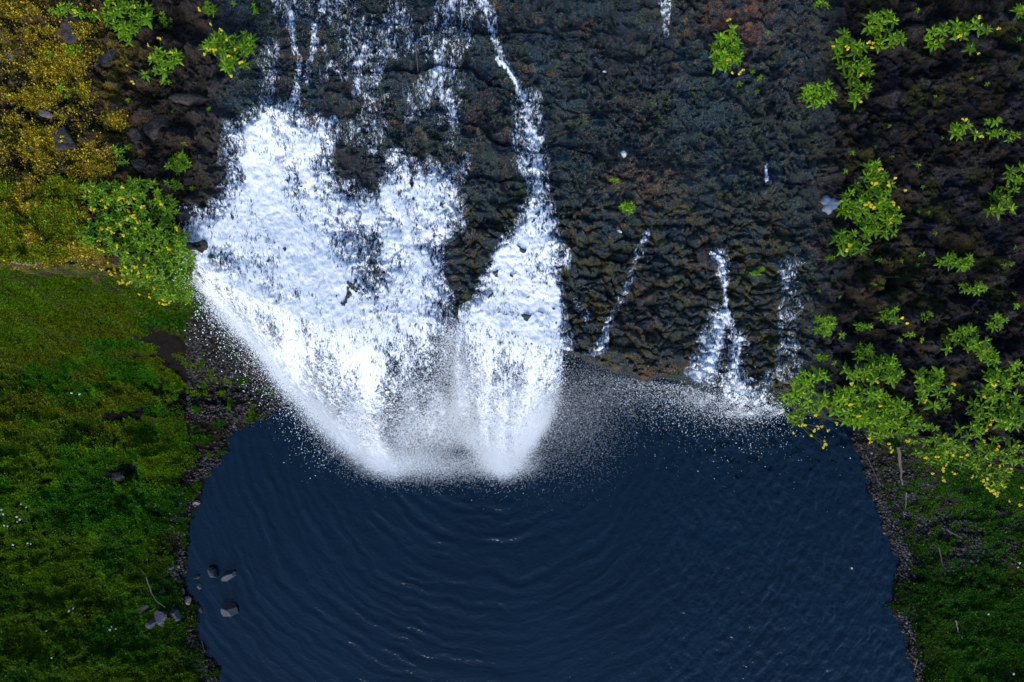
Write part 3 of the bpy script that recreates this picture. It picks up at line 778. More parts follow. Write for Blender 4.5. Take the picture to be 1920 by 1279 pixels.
def flower_mesh(seed, cluster=3):
    """a head of small yellow daisies"""
    r = random.Random(seed); V = []; F = []; mi = []
    for c in range(cluster):
        ox, oy, oz = (0, 0, 0) if c == 0 else (r.uniform(-.035, .035), r.uniform(-.028, .028), r.uniform(-.02, .015))
        R_ = r.uniform(.014, .021); tx, ty = r.uniform(-.4, .4), r.uniform(-.5, .2)
        def tr(x, y, z): return (ox + x, oy + y, oz + z + tx * x + ty * y)
        np_ = 9
        for k in range(np_):
            a = k / np_ * 6.283 + r.uniform(-.1, .1); b = .26
            i = len(V)
            V += [tr(.25 * R_ * math.cos(a), .25 * R_ * math.sin(a), 0), tr(.75 * R_ * math.cos(a - b), .75 * R_ * math.sin(a - b), .002),
                  tr(R_ * math.cos(a), R_ * math.sin(a), -.003), tr(.75 * R_ * math.cos(a + b), .75 * R_ * math.sin(a + b), .002)]
            F.append((i, i + 1, i + 2, i + 3)); mi.append(0)
        i = len(V)
        for k in range(8):
            a = k / 8 * 6.283; V.append(tr(.34 * R_ * math.cos(a), .34 * R_ * math.sin(a), .003))
        V.append(tr(0, 0, .009))
        for k in range(8): F.append((i + k, i + (k + 1) % 8, i + 8)); mi.append(1)
    me = bpy.data.meshes.new('flower'); me.from_pydata(V, [], F)
    me.materials.append(M_petal); me.materials.append(M_disc)
    me.polygons.foreach_set('material_index', mi); me.update(); return me
FL = [flower_mesh(i, 3 + i % 3) for i in range(6)]

GRP = 'yellow flowering leafy plants on the rock ledge'
def plant(blobs, label, flowers=(), nfl=0, size=0.142, height=0.28, tone=1.0, zoff=0.0, name='flowering_plant', group=GRP, cat='plant', dens=1.0, flow=None):
    """blobs: ellipses (px, py, rx, ry) in photo pixels that the plant's crown covers"""
    r = np.random.default_rng(int(abs(blobs[0][0]) * 7 + abs(blobs[0][1]) * 13 + 5))
    cxp = sum(b[0] for b in blobs) / len(blobs); cyp = sum(b[1] for b in blobs) / len(blobs)
    bx, by, bz = ledge_pt(cxp, cyp)
    # keep the base on the ledge
    ly = float(lipY(np.array([bx]))[0])
    if by < ly + 0.1: by = ly + 0.1; bz = float(ledge_h(np.array([bx]), np.array([by]))[0][0]) - 0.1
    root = empty(name, (bx, by, bz))
    tag(root, label, cat, group)
    acc = []; sp = size * 0.74 / dens
    k = K * (HC - bz - height) / 1920
    for (a, b, rx, ry) in blobs:
        rx_, ry_ = max(rx * k - size * .5, .01), max(ry * k - size * .5, .01)
        tries = int(60 * (rx_ * ry_ / sp ** 2) + 30)
        first = True
        for _ in range(tries):
            if first: dx, dy = 0, 0; first = False
            else:
                u = math.sqrt(r.random()); th = r.random() * 6.283; dx, dy = rx_ * u * math.cos(th), ry_ * u * math.sin(th)
            hgt = height * (0.55 + .6 * r.random()) * (1.1 - .35 * math.hypot(dx / (rx_ + .01), dy / (ry_ + .01)))
            wx_, wy_ = P(a, b, bz + height + zoff); wx_ += dx; wy_ += dy
            if all(math.hypot(wx_ - q[0], wy_ - q[1]) > sp * (0.75 + .25 * r.random()) for q in acc): acc.append((wx_, wy_, hgt))
    roots = []; tops = []; sizes = []
    ax = np.array([q[0] for q in acc]); ay = np.array([q[1] for q in acc])
    gh = ledge_h(ax, ay)[0]; lips = lipY(ax)
    for (wx_, wy_, hgt), gz, lp in zip(acc, gh, lips):
        over = wy_ < lp
        if over: rz = bz - .15 - min(.8, (lp - wy_) * .6) ; rt = (wx_ * .9 + bx * .1 - bx, lp + .02 - by, rz - bz); tz = rz + hgt * .7
        else: rt = (wx_ * .97 + bx * .03 - bx, wy_ + .02 - by, gz - .02 - bz); tz = gz + hgt
        roots.append(rt); tops.append((wx_ - bx, wy_ - by, tz - bz + zoff)); sizes.append(size * r.uniform(.8, 1.2))
    pts = []
    for (fx, fy) in flowers:
        z = bz + height * 1.05 + zoff
        x, y = P(fx, fy, z); pts.append((x - bx, y - by, z - bz))
    for i in range(nfl):
        if flow:
            a, b, rx, ry = flow[int(r.integers(len(flow)))]
            u = math.sqrt(r.random()); th = r.random() * 6.283
            z = bz + height * r.uniform(.9, 1.25) + zoff; x, y = P(a + rx * u * math.cos(th), b + ry * u * math.sin(th), z)
            j = int(np.argmin(np.hypot(ax - x, ay - y)))
            pts.append((x - bx, y - by, max(tops[j][2] + .05, 0)))
        else:
            j = int(r.integers(len(tops))); tp = tops[j]; pts.append((tp[0] + r.normal(0, .03), tp[1] - abs(r.normal(0, .05)), tp[2] + .06))
    nleaf = len(tops)
    for p in pts:
        j = int(np.argmin([math.hypot(q[0] - p[0], q[1] - p[1]) for q in tops[:nleaf]]))
        roots.append(tuple(np.array(tops[j]) - np.array((0, 0, .10)))); tops.append((p[0], p[1], p[2] - .006)); sizes.append(0)
    foliage('foliage', roots, tops, sizes, M_leaf, int(r.integers(1e6)), root, tone * r.uniform(.82, 1.18))
    for p in pts:
        f = bpy.data.objects.new('flower', FL[int(r.integers(len(FL)))]); COL.objects.link(f); f.parent = root
        f.location = p; s_ = r.uniform(.7, 1.1); f.scale = (s_,) * 3; f.rotation_euler = (r.uniform(-.1, .5), r.uniform(-.2, .2), r.uniform(-.8, .8))
    return root

PL = 'leafy plant'
# upper left
plant([(225, 22, 45, 34), (262, 25, 26, 30), (235, 52, 28, 22), (245, 82, 14, 18)], 'bright green leafy clump hanging from the top edge with a tapering tail, upper left', [(252, 10), (212, 5)])
plant([(112, 8, 40, 14), (158, 15, 14, 12)], 'wide low green clump cut by the top edge, second plant from the left corner', [(178, 18), (140, 19)], size=.11)
plant([(300, 112, 30, 30), (318, 108, 28, 28), (272, 140, 18, 18)], 'round green plant with two yellow flower heads sticking out on its left side', [(237, 123), (249, 153), (281, 108), (321, 98), (300, 72), (278, 85)])
plant([(308, 152, 12, 9)], 'small pale sprig just below the round plant with two flower heads', size=.08, height=.12, group=None)
plant([(415, 80, 40, 26), (450, 75, 32, 28), (425, 110, 34, 22), (382, 78, 22, 14)], 'spreading green plant with eight yellow flowers on the left brink of the torrent', [(394, 45), (415, 56), (388, 92), (400, 93), (383, 103), (452, 116), (434, 144), (428, 104)], 2)
plant([(386, 10, 16, 14)], 'small green sprig at the top edge above the flowered brink plant', [(374, 18)], size=.09, height=.15, group=None)
plant([(474, 13, 9, 10), (437, 5, 8, 7)], 'pair of tiny green tufts at the top edge next to the torrent', size=.07, height=.12, group=None)
plant([(305, 32, 16, 14)], 'small star shaped green plant between the hanging clump and the brink plant', size=.09, height=.12, group=None)
plant([(142, 96, 20, 16), (122, 88, 10, 10)], 'loose pale green rosette above the yellow flowering mat', size=.13, height=.12)
plant([(85, 98, 13, 12)], 'small yellowish green tuft at the left end of the loose pale rosette', size=.08, height=.1, group=None)
plant([(115, 165, 10, 10), (120, 178, 9, 8), (135, 163, 6, 6)], 'thin little green sprig growing through the yellow flowering mat', size=.08, height=.1, group=None)
plant([(220, 285, 13, 14), (227, 305, 14, 12), (235, 275, 8, 9)], 'ragged green tuft between mat and brown boulders', size=.10, height=.15)
plant([(332, 304, 25, 22)], 'compact round light green tuft left of the white water', size=.10, height=.15, dens=1.2)
plant([(342, 268, 8, 8)], 'very small green sprig above the compact round tuft', size=.07, height=.08, group=None)
plant([(357, 352, 8, 8)], 'very small green sprig right of the big bush beside the white water', size=.07, height=.08, group=None)
plant([(322, 345, 16, 12)], 'dull olive sprig on the upper rim of the big bush', size=.08, height=.1, group=None, tone=.7)
big = [(190, 360, 48, 30), (255, 365, 50, 38), (300, 385, 30, 30), (190, 430, 55, 50), (265, 440, 60, 60), (320, 470, 32, 60), (250, 500, 55, 35), (300, 540, 40, 30), (165, 400, 30, 40)]
plant(big, 'very large dense green bush covered with yellow flowers on the left cliff edge', [], 52, flow=[(250, 430, 90, 90), (230, 470, 60, 60), (205, 400, 60, 60)], size=.12, height=.30, dens=1.0)
plant([(285, 552, 32, 16), (320, 560, 18, 14), (250, 535, 22, 12), (340, 500, 18, 30)], 'flower laden fringe hanging over the cliff below the big bush', [], 26, flow=[(245, 520, 35, 14), (285, 555, 30, 14), (310, 568, 14, 6), (215, 505, 25, 8)], size=.11, height=.2, zoff=-.25)
# centre slab
plant([(1178, 388, 17, 13)], 'small bright tuft alone on the central rock slab, the lower of two', size=.09, height=.10)
plant([(1150, 338, 11, 8)], 'small bright tuft alone on the central rock slab, the upper of two', size=.07, height=.08)
plant([(1417, 513, 12, 7), (1428, 506, 7, 6)], 'flat bright green moss like tuft right of the thin middle fall', size=.05, height=.05, dens=1.3)
# upper right
plant([(1366, 92, 34, 38), (1372, 55, 16, 20), (1358, 118, 22, 14)], 'bright green teardrop shaped plant beside the rust red rock', [(1368, 35), (1365, 110), (1393, 130), (1372, 137), (1388, 135)], dens=1.0)
plant([(1388, 155, 10, 10)], 'tiny sprig directly below the teardrop shaped plant', size=.08, height=.08, group=None)
plant([(1413, 134, 9, 8), (1425, 145, 6, 6)], 'tiny sprig to the lower right of the teardrop shaped plant', size=.07, height=.08, group=None)
plant([(1545, 4, 16, 12)], 'green tuft cut by the top edge left of the long forked plant', size=.10, height=.15)
plant([(1655, 42, 34, 26), (1672, 72, 26, 22), (1600, 85, 42, 20), (1618, 120, 36, 26), (1622, 155, 24, 24), (1610, 184, 14, 12), (1580, 70, 20, 14)],
      'long forked green plant running down the dark rock, upper right', [(1590, 92), (1588, 85), (1630, 78), (1634, 90), (1617, 137), (1564, 86), (1614, 190), (1636, 80)])
plant([(1541, 170, 33, 27)], 'yellow green rosette group to the lower left of the long forked plant', size=.12, dens=1.0, tone=1.15)
plant([(1766, 60, 22, 26), (1800, 52, 18, 20)], 'left half of the ragged green pair near the top right corner', [(1799, 66)])
plant([(1836, 38, 26, 22), (1858, 52, 20, 18), (1830, 85, 18, 18), (1815, 60, 12, 16)], 'right half of the ragged green pair near the top right corner', [(1836, 33), (1835, 99), (1872, 52)])
plant([(1913, 18, 15, 18)], 'green tuft cut by the top right corner', size=.1, height=.15)
plant([(1810, 238, 22, 18), (1835, 250, 18, 12)], 'left part of the row of star shaped plants at the right edge', [(1811, 224), (1841, 254)], size=.12, dens=.9)
plant([(1866, 228, 20, 14), (1888, 245, 20, 14), (1893, 262, 14, 10), (1915, 250, 12, 12), (1866, 248, 12, 10)], 'right part of the row of star shaped plants at the right edge', size=.11, dens=.9)
plant([(1650, 345, 42, 34), (1635, 385, 46, 36), (1665, 400, 44, 34), (1640, 315, 26, 18), (1600, 375, 22, 28), (1680, 425, 26, 18), (1640, 430, 30, 20)],
      'large dome shaped green plant with yellow flowers in the middle of the right bank', [(1651, 315), (1641, 344), (1678, 335), (1667, 346), (1622, 385), (1632, 384), (1638, 389), (1677, 380), (1697, 358), (1629, 381)], 3, dens=1.0)
plant([(1590, 445, 26, 24), (1605, 462, 26, 20), (1580, 465, 14, 14)], 'green plant with one flower head tucked below the large dome shaped plant', [(1592, 461), (1588, 470)])
plant([(1558, 484, 12, 8)], 'small dull sprig at the left foot of the plant with one flower head', size=.08, height=.1, group=None, tone=.8)
plant([(1908, 335, 22, 30), (1890, 370, 26, 22), (1872, 395, 20, 14), (1905, 385, 18, 20)], 'tall green plant cut by the right edge with one yellow flower', [(1898, 391)])
plant([(1800, 490, 36, 18)], 'oval green tuft with long leaves on dark rock, right side', size=.11, dens=1.0)
plant([(1838, 538, 28, 15)], 'flatter green tuft below the oval one, right side', size=.10)
plant([(1882, 497, 11, 8)], 'small dim sprig right of the oval tuft', size=.07, height=.1, group=None, tone=.8)
plant([(1683, 590, 16, 18), (1688, 602, 12, 12)], 'star shaped plant with two bright yellow heads on its right', [(1692, 597), (1700, 607)], size=.11)
plant([(1738, 591, 14, 12)], 'little star sprig right of the plant with two bright yellow heads', size=.09, height=.1, group=None)
plant([(1555, 610, 24, 22), (1538, 600, 12, 12), (1580, 628, 14, 12)], 'bright leafy group beside the wet ledge, right of the far right trickle', size=.11)
plant([(1622, 613, 18, 13)], 'pale drooping sprig between the bright leafy group and the two headed plant', size=.10, height=.12)
plant([(1880, 603, 20, 18)], 'small upright plant above the big star cluster at right', size=.11)
plant([(1822, 632, 34, 30), (1850, 650, 26, 22), (1792, 655, 12, 12)], 'big star cluster of long green leaves on the right bank', size=.14, dens=1.0)
plant([(1872, 668, 24, 20)], 'plant touching the lower right of the big star cluster', size=.12)
plant([(1625, 657, 22, 16), (1615, 672, 12, 8)], 'sprawling pale plant above the wide right hand mass', size=.11)
plant([(1545, 670, 12, 10), (1570, 681, 8, 8)], 'two loose pale sprigs beside the far right trickle', size=.08, height=.1, group=None)
plant([(1730, 637, 10, 9)], 'small cup shaped sprig between the two clusters', size=.08, height=.1, group=None)
plant([(1704, 628, 11, 8), (1686, 637, 7, 7)], 'loose small sprig left of the cup shaped sprig', size=.08, height=.1, group=None)
plant([(1672, 685, 40, 24), (1620, 700, 40, 20), (1665, 705, 44, 20), (1600, 690, 18, 10)], 'upper lobe of the wide green mass on the right bank', [(1597, 721)], 2, dens=1.0)
plant([(1508, 715, 26, 24), (1530, 705, 24, 16), (1495, 745, 24, 30), (1530, 755, 26, 30), (1515, 790, 22, 20), (1545, 780, 16, 16)],
      'leafy plant leaning over the pool with clustered yellow heads along its foot', [(1488, 812), (1520, 817), (1527, 808), (1545, 836), (1548, 832), (1509, 797), (1535, 800), (1503, 798), (1570, 793), (1530, 780), (1541, 801), (1553, 806)], 0, zoff=-.05, dens=1.0)
plant([(1600, 745, 42, 30), (1640, 745, 40, 28), (1585, 765, 30, 20), (1640, 785, 46, 26), (1680, 770, 36, 30), (1610, 795, 22, 16)], 'middle of the wide green mass above the gravel shore', [(1582, 753), (1593, 759), (1612, 780), (1632, 828), (1631, 822), (1650, 762)], 0, dens=1.0)
plant([(1690, 805, 38, 24), (1668, 822, 26, 20), (1715, 790, 26, 20)], 'lower tip of the wide green mass pointing at the thick dead stick', [(1670, 840), (1674, 845), (1705, 827), (1700, 828), (1666, 833)], 0, dens=1.15, zoff=-.05)
plant([(1745, 712, 36, 26), (1765, 728, 24, 22), (1728, 740, 20, 20), (1745, 760, 18, 14)], 'green plant with three orange yellow heads between the mass and the dark gap', [(1732, 726), (1785, 720), (1790, 721), (1738, 749), (1735, 754)], 0)
plant([(1772, 758, 12, 12), (1808, 748, 8, 8), (1818, 772, 8, 6)], 'scattered thin sprigs in the dark gap between the two green masses', size=.08, height=.1, group=None)
plant([(1880, 720, 36, 34), (1905, 700, 24, 30), (1865, 745, 26, 18)], 'tall upper lobe of the lush plant mass at the right edge', [], 4)
plant([(1870, 780, 44, 30), (1905, 770, 26, 40), (1845, 765, 20, 20), (1830, 810, 30, 20)], 'middle lobe of the lush plant mass at the right edge', [(1850, 807), (1846, 826), (1889, 802), (1858, 795)], 5, dens=1.0)
plant([(1770, 830, 30, 20), (1800, 850, 40, 24), (1760, 862, 22, 14), (1790, 875, 30, 14)], 'flower studded plant leaning out above the mossy corner, lower right', [(1772, 820), (1778, 824), (1776, 830), (1760, 857), (1748, 889), (1768, 878), (1770, 882), (1770, 900), (1790, 888), (1825, 893)], 6, zoff=-.1)
plant([(1875, 850, 46, 36), (1905, 870, 30, 40), (1850, 880, 30, 18), (1905, 915, 24, 24), (1880, 900, 22, 16)], 'lowest and most flower laden lobe of the mass at the right edge', [(1866, 845), (1902, 845), (1850, 860), (1858, 872), (1874, 873), (1844, 902), (1850, 915), (1860, 920), (1866, 925), (1878, 910), (1885, 912), (1893, 940), (1912, 948), (1870, 930), (1915, 915), (1848, 908)], 12, zoff=-.15, dens=1.0)
plant([(1745, 800, 12, 10), (1730, 835, 16, 9)], 'small green plant hanging between the mass and the flower studded plant', size=.09, height=.15)

SMALL = []
def relabel():
    ANCH = {'seedling': [((1620, 110), 'the long forked plant'), ((1541, 170), 'the yellow green rosette group'), ((1640, 385), 'the large dome shaped plant'), ((1800, 490), 'the oval green tuft'),
                         ((1838, 538), 'the flatter green tuft'), ((1685, 595), 'the plant with two bright yellow heads'), ((1810, 240), 'the row of star shaped plants'), ((1800, 60), 'the ragged green pair'),
                         ((1366, 92), 'the teardrop shaped plant'), ((1555, 612), 'the bright leafy group beside the wet ledge'), ((1830, 640), 'the big star cluster'), ((1556, 383), 'the froth patch'),
                         ((300, 115), 'the round plant with two side flowers'), ((120, 170), 'the thin sprig in the yellow mat'), ((240, 85), 'the tapering top clump'), ((332, 304), 'the compact round tuft'), ((1905, 365), 'the tall plant at the right edge')],
            'flower': [((222, 893), 'the boulder bedded in the grass'), ((303, 1155), 'the largest shore boulder'), ((0, 965), 'the left edge of the bank'), ((0, 1270), 'the lower left corner'), ((1900, 940), 'the flower laden plant mass'), ((1920, 1279), 'the lower right corner'), ((285, 552), 'the flower laden fringe')]}
    by = {}
    for o, (a, b), cat, lead in SMALL:
        d = sorted((math.hypot(a - q[0], b - q[1]), w_, q) for q, w_ in ANCH[cat])[0]
        dx, dy = a - d[2][0], b - d[2][1]
        w2 = ('above' if dy < 0 else 'below') if abs(dy) > 1.6 * abs(dx) else ('right of' if dx > 0 else 'left of') if abs(dx) > 1.6 * abs(dy) else ('upper ' if dy < 0 else 'lower ') + ('right of' if dx > 0 else 'left of')
        by.setdefault((lead, w2, d[1]), []).append((d[0], o))
    ordn = ['nearest', 'second nearest', 'third nearest', 'fourth nearest', 'fifth nearest', 'sixth nearest', 'seventh nearest', 'eighth nearest', 'ninth nearest', 'tenth nearest']
    for (lead, w2, nm), L in by.items():
        L.sort(key=lambda q: q[0])
        for i, (_, o) in enumerate(L):
            o['label'] = (lead + ' ' + w2 + ' ' + nm) if len(L) == 1 else lead + ', ' + ordn[i] + ' ' + w2 + ' ' + nm
# seedlings
for i, (a, b, s_) in enumerate([(1825, 145, 6), (1850, 158, 5), (1755, 181, 5), (1768, 258, 7), (1645, 273, 5), (1676, 293, 8), (1722, 310, 8), (1600, 285, 9), (1786, 366, 7), (1730, 351, 7), (1744, 398, 8), (1723, 397, 5), (1583, 323, 9),
                                (1757, 437, 6), (1655, 487, 10), (1690, 489, 9), (1685, 520, 9), (1731, 478, 8), (1722, 497, 7), (1640, 535, 8), (1910, 75, 6), (1908, 463, 8), (1914, 552, 9), (1905, 574, 10), (1538, 545, 9), (1525, 582, 7),
                                (1576, 557, 6), (1605, 572, 8), (1834, 587, 6), (1825, 718, 7), (1500, 628, 7), (1517, 620, 7), (1440, 60, 4), (1420, 172, 6), (1420, 245, 6), (1720, 20, 5), (1670, 235, 4)]):
    o = plant([(a, b, s_, s_ * .8)], 'tiny green seedling on bare dark rock', size=.055 + .004 * (s_ - 5), height=.05, name='seedling', group='seedlings on the dark rock', cat='seedling'); SMALL.append((o, (a, b), 'seedling', 'tiny green seedling'))
for i, (a, b, s_) in enumerate([(240, 188, 6), (178, 172, 5), (206, 52, 7), (285, 175, 5), (392, 205, 5), (322, 210, 5), (196, 66, 6)]):
    o = plant([(a, b, s_, s_ * .8)], 'tiny green seedling on the brown ground', size=.06, height=.05, name='seedling', group='seedlings on the brown ground', cat='seedling'); SMALL.append((o, (a, b), 'seedling', 'tiny green seedling'))

# white flower heads in the grass
wfm = bpy.data.meshes.new('flower_head'); V = []; F = []
rr = random.Random(3)
for k in range(14):
    a = rr.uniform(0, 6.28); q = .05 * math.sqrt(rr.random()); ox, oy = q * math.cos(a), q * math.sin(a); oz = .16 + rr.uniform(0, .012); i = len(V)
    V += [(ox + .017 * math.cos(t * 1.047), oy + .017 * math.sin(t * 1.047), oz) for t in range(6)] + [(ox, oy, oz + .008)]
    F += [(i + t, i + (t + 1) % 6, i + 6) for t in range(6)]
i = len(V); V += [(.004, 0, 0), (-.003, .003, 0), (-.003, -.003, 0), (.004, 0, .16), (-.003, .003, .16), (-.003, -.003, .16)]
F += [(i, i + 1, i + 4, i + 3), (i + 1, i + 2, i + 5, i + 4), (i + 2, i, i + 3, i + 5)]
wfm.from_pydata(V, [], F); wfm.materials.append(M_white); wfm.update()
def ground_pt(px, py):
    z = 0.3
    for _ in range(8):
        x, y = P(px, py, z); z = .5 * z + .5 * float(ground_h(np.array([x]), np.array([y]))[0])
    x, y = P(px, py, z); return x, y, z
for (a, b) in [(48, 942), (58, 948), (12, 953), (8, 961), (15, 961), (40, 966), (41, 975), (46, 971), (17, 982), (23, 983), (60, 1015), (66, 1016), (33, 1018), (137, 1141), (145, 1136), (213, 1176), (224, 1174), (216, 1170), (105, 1228), (142, 736), (157, 738), (95, 1178)]:
    x, y, z = ground_pt(a, b)
    o = bpy.data.objects.new('white_flower', wfm); COL.objects.link(o); o.location = (x, y, z + .03); o.rotation_euler = (0, 0, rr.uniform(0, 6)); s_ = rr.uniform(.30, .48); o.scale = (s_, s_, 1)
    tag(o, 'small white flower head dotted in the green grass of the left bank', 'flower', 'white flower heads in the left bank grass'); SMALL.append((o, (a, b), 'flower', 'small white flower'))
for (a, b) in [(1903, 1052), (1900, 1060), (1845, 1147), (1914, 1238), (1892, 1258)]:
    x, y, z = ground_pt(a, b)
    o = bpy.data.objects.new('white_flower', wfm); COL.objects.link(o); o.location = (x, y, z + .03); s_ = rr.uniform(.35, .55); o.scale = (s_, s_, 1)
    tag(o, 'small white flower head in the green bank at the lower right', 'flower', 'white flower heads in the right bank grass'); SMALL.append((o, (a, b), 'flower', 'small white flower'))

# ------------------------------------------------------------------ stones
_ico = None
def ico(sub=3):
    import bmesh
    bm = bmesh.new(); bmesh.ops.create_icosphere(bm, subdivisions=sub, radius=1)
    V = np.array([v.co[:] for v in bm.verts]); F = np.array([[v.index for v in f.verts] for f in bm.faces]); bm.free(); return V, F
ICO4 = ico(4); ICO1 = ico(1)
def boulder(px, py, rx, ry, label, mat, rot=0.0, hz=0.7, sink=.35, on='ground', name='boulder', group=None, cat='boulder', water=False):
    x, y, z = (ground_pt if on == 'ground' else ledge_pt)(px, py)
    if water: z = 0.0; x, y = P(px, py, .1)
    r = np.random.default_rng(int(px * 3 + py)); V, F = ICO4
    N = r.normal(size=(15, 3)); N /= np.linalg.norm(N, axis=1)[:, None]; H = r.uniform(.62, .95, 15)
    dt = V @ N.T; rad = np.min(np.where(dt > .05, H / np.maximum(dt, .05), 9), axis=1); rad = np.minimum(rad, 1.15)
    W = V * rad[:, None]
    W = W * (1 + .05 * (fbm(V[:, 0] * 4 + px, V[:, 1] * 4 + V[:, 2] * 3, 3, 380) - .5))[:, None]
    k = K * (HC - z) / 1920; a, b = rx * k, ry * k; c = (a + b) / 2 * hz
    W = W * np.array((a, b, c)); cr, sr = math.cos(rot), math.sin(rot)
    W = np.stack([W[:, 0] * cr - W[:, 1] * sr, W[:, 0] * sr + W[:, 1] * cr, W[:, 2] + c * (1 - 2 * sink) * .5], -1)
    o = mesh_obj(name, W, F, mat, smooth=False); o.location = (x, y, z); tag(o, label, cat, group); return o
boulder(430, 1079, 17, 9, 'angular grey rock breaking the pool surface, right one of the upper two', M_rockg, .5, 1.0, .4, water=True)
boulder(398, 1075, 8, 14, 'narrow upright grey rock breaking the pool surface, left one of the upper two', M_rockg, .35, 1.2, .4, water=True)
boulder(429, 1143, 16, 14, 'squarish grey rock standing alone in the pool, lowest of the three', M_rockg, .1, 1.2, .35, water=True)
boulder(371, 1102, 5, 6, 'small dark stone barely awash between shore and the upper pool rocks', M_rockg, 0, .8, .5, water=True)
boulder(374, 1146, 5, 6, 'small dark stone barely awash left of the lone squarish pool rock', M_rockb, 0, .8, .5, water=True)
boulder(368, 1084, 8, 4, 'flat brown stone barely awash near the left shore', M_rockb, .4, .6, .5, water=True)
boulder(303, 1155, 17, 17, 'largest grey boulder on the left shore', M_rockg, .2, .8)
boulder(330, 1150, 12, 13, 'pale angular boulder right of the largest shore boulder', M_rockg, .6, .9)
boulder(284, 1168, 11, 10, 'dark round boulder left below the largest shore boulder', M_rockg, 0, .7)
boulder(267, 1141, 16, 8, 'long flat grey slab half sunk in the grass by the left shore', M_rockg, .4, .6)
boulder(303, 1107, 11, 8, 'oblong purple grey stone beside the bleached curved stick', M_rockg, .6, .8)
boulder(353, 1126, 8, 7, 'rounded tan stone at the water line of the left shore', M_rockp, 0, .7)
boulder(342, 1108, 5, 8, 'small upright brown stone above the rounded tan one', M_rockb, 0, .7)
boulder(329, 1106, 5, 5, 'small round tan stone left of the upright brown one', M_rockp, 0, .7)
boulder(335, 1122, 10, 6, 'flat brown stone between the tan stone and the largest boulder', M_rockb, .2, .6)
boulder(352, 1179, 12, 7, 'mossy dark stone on the shore below the pale angular boulder', M_rockb, 0, .6)
boulder(291, 1130, 5, 5, 'little grey stone above the largest shore boulder', M_rockg, 0, .8)
boulder(368, 942, 7, 5, 'small pale grey stone at the upper part of the left water line', M_rockp, 0, .8)
boulder(340, 942, 8, 5, 'pale flat stone left of the small pale grey one', M_rockg, .2, .6)
boulder(322, 1063, 12, 5, 'pale stone fragments lying at the middle of the left water line', M_rockg, .1, .6)
boulder(222, 895, 18, 17, 'dark rounded boulder bedded in a hollow of the grass', M_rockb, .3, .7)
# rocks on the upper ledge
for (a, b, rx, ry, lab, m_, rot) in [
    (14, 106, 26, 14, 'pale grey brown flat rock at the left edge above the yellow mats', M_rockp, .4),
    (300, 238, 30, 22, 'brown grey boulder in the middle of the upper left rocks', M_rockb, .2),
    (258, 258, 20, 26, 'dark brown faceted boulder left of the brown grey one', M_rockb, .6),
    (268, 308, 26, 16, 'purple brown rounded boulder above the big bush', M_rockb, .1),
    (120, 262, 22, 24, 'smooth brown boulder enclosed by yellow mats', M_rockb, .3),
    (350, 185, 34, 14, 'long dark ledge stone under the brink plant', M_rockb, .1),
    (348, 340, 16, 18, 'dark wet boulder between the compact tuft and the white water', M_rockb, .0),
    (345, 400, 20, 18, 'dark wet boulder pressed between big bush and white water', M_rockb, .4),
    (200, 110, 26, 18, 'mossy brown rock right of the loose pale rosette', M_rockb, .5),
    (130, 45, 26, 30, 'olive stained rock under the wide low clump at the top', M_rockb, .0),
    (90, 215, 24, 8, 'flat tan rock shelf between the yellow mats at left', M_rockp, -.2),
    (50, 490, 30, 7, 'grey brown stone in the dry edge strip above the green slope', M_rockp, 0),
    (1318, 486, 14, 22, 'rust brown upright rock left of the thin middle fall', M_rockb, .1),
    (1138, 236, 18, 12, 'brown cleft rock on the central slab', M_rockb, .3)]:
    boulder(a, b, rx, ry, lab, m_, rot, .5, .9, on='ledge')
boulder(1168, 289, 9, 7, 'small white pebble lying on the central rock slab', M_rockw, .4, .8, .4, 'ledge', 'pebble', None, 'pebble')
boulder(1161, 434, 5, 4, 'tiny white pebble above the cell patterned rock', M_rockw, 0, .8, .4, 'ledge', 'pebble', None, 'pebble')
boulder(1135, 136, 5, 4, 'tiny grey white pebble high on the central slab', M_rockw, 0, .8, .4, 'ledge', 'pebble', None, 'pebble')
boulder(1254, 288, 4, 5, 'tiny tan pebble on the brown patch of the slab', M_rockp, 0, .8, .4, 'ledge', 'pebble', None, 'pebble')
# froth patch by the dome shaped plant
def froth():
    x, y, z = ledge_pt(1556, 383); r = random.Random(5); V = [(0, 0, .05)]; n_ = 26
    for ring, q in enumerate((.5, .85, 1.0)):
        for k in range(n_):
            a = k / n_ * 6.283; w_ = 1 + .22 * math.sin(3 * a + 1) + .14 * math.sin(7 * a) + .1 * r.random()
            V.append((.135 * q * w_ * math.cos(a), .125 * q * w_ * math.sin(a), (.045, .035, -.03)[ring] + r.uniform(-.006, .006)))
    F = [(0, 1 + k, 1 + (k + 1) % n_) for k in range(n_)]
    F4 = [(1 + q * n_ + k, 1 + (q + 1) * n_ + k, 1 + (q + 1) * n_ + (k + 1) % n_, 1 + q * n_ + (k + 1) % n_) for q in (0, 1) for k in range(n_)]
    o = mesh_obj('froth_patch', np.array(V), [np.array(F), np.array(F4)], M_scum); o.location = (x, y, z + .02)
    tag(o, 'pale blue grey patch of froth in a dark hollow left of the dome shaped plant', 'froth')
froth()

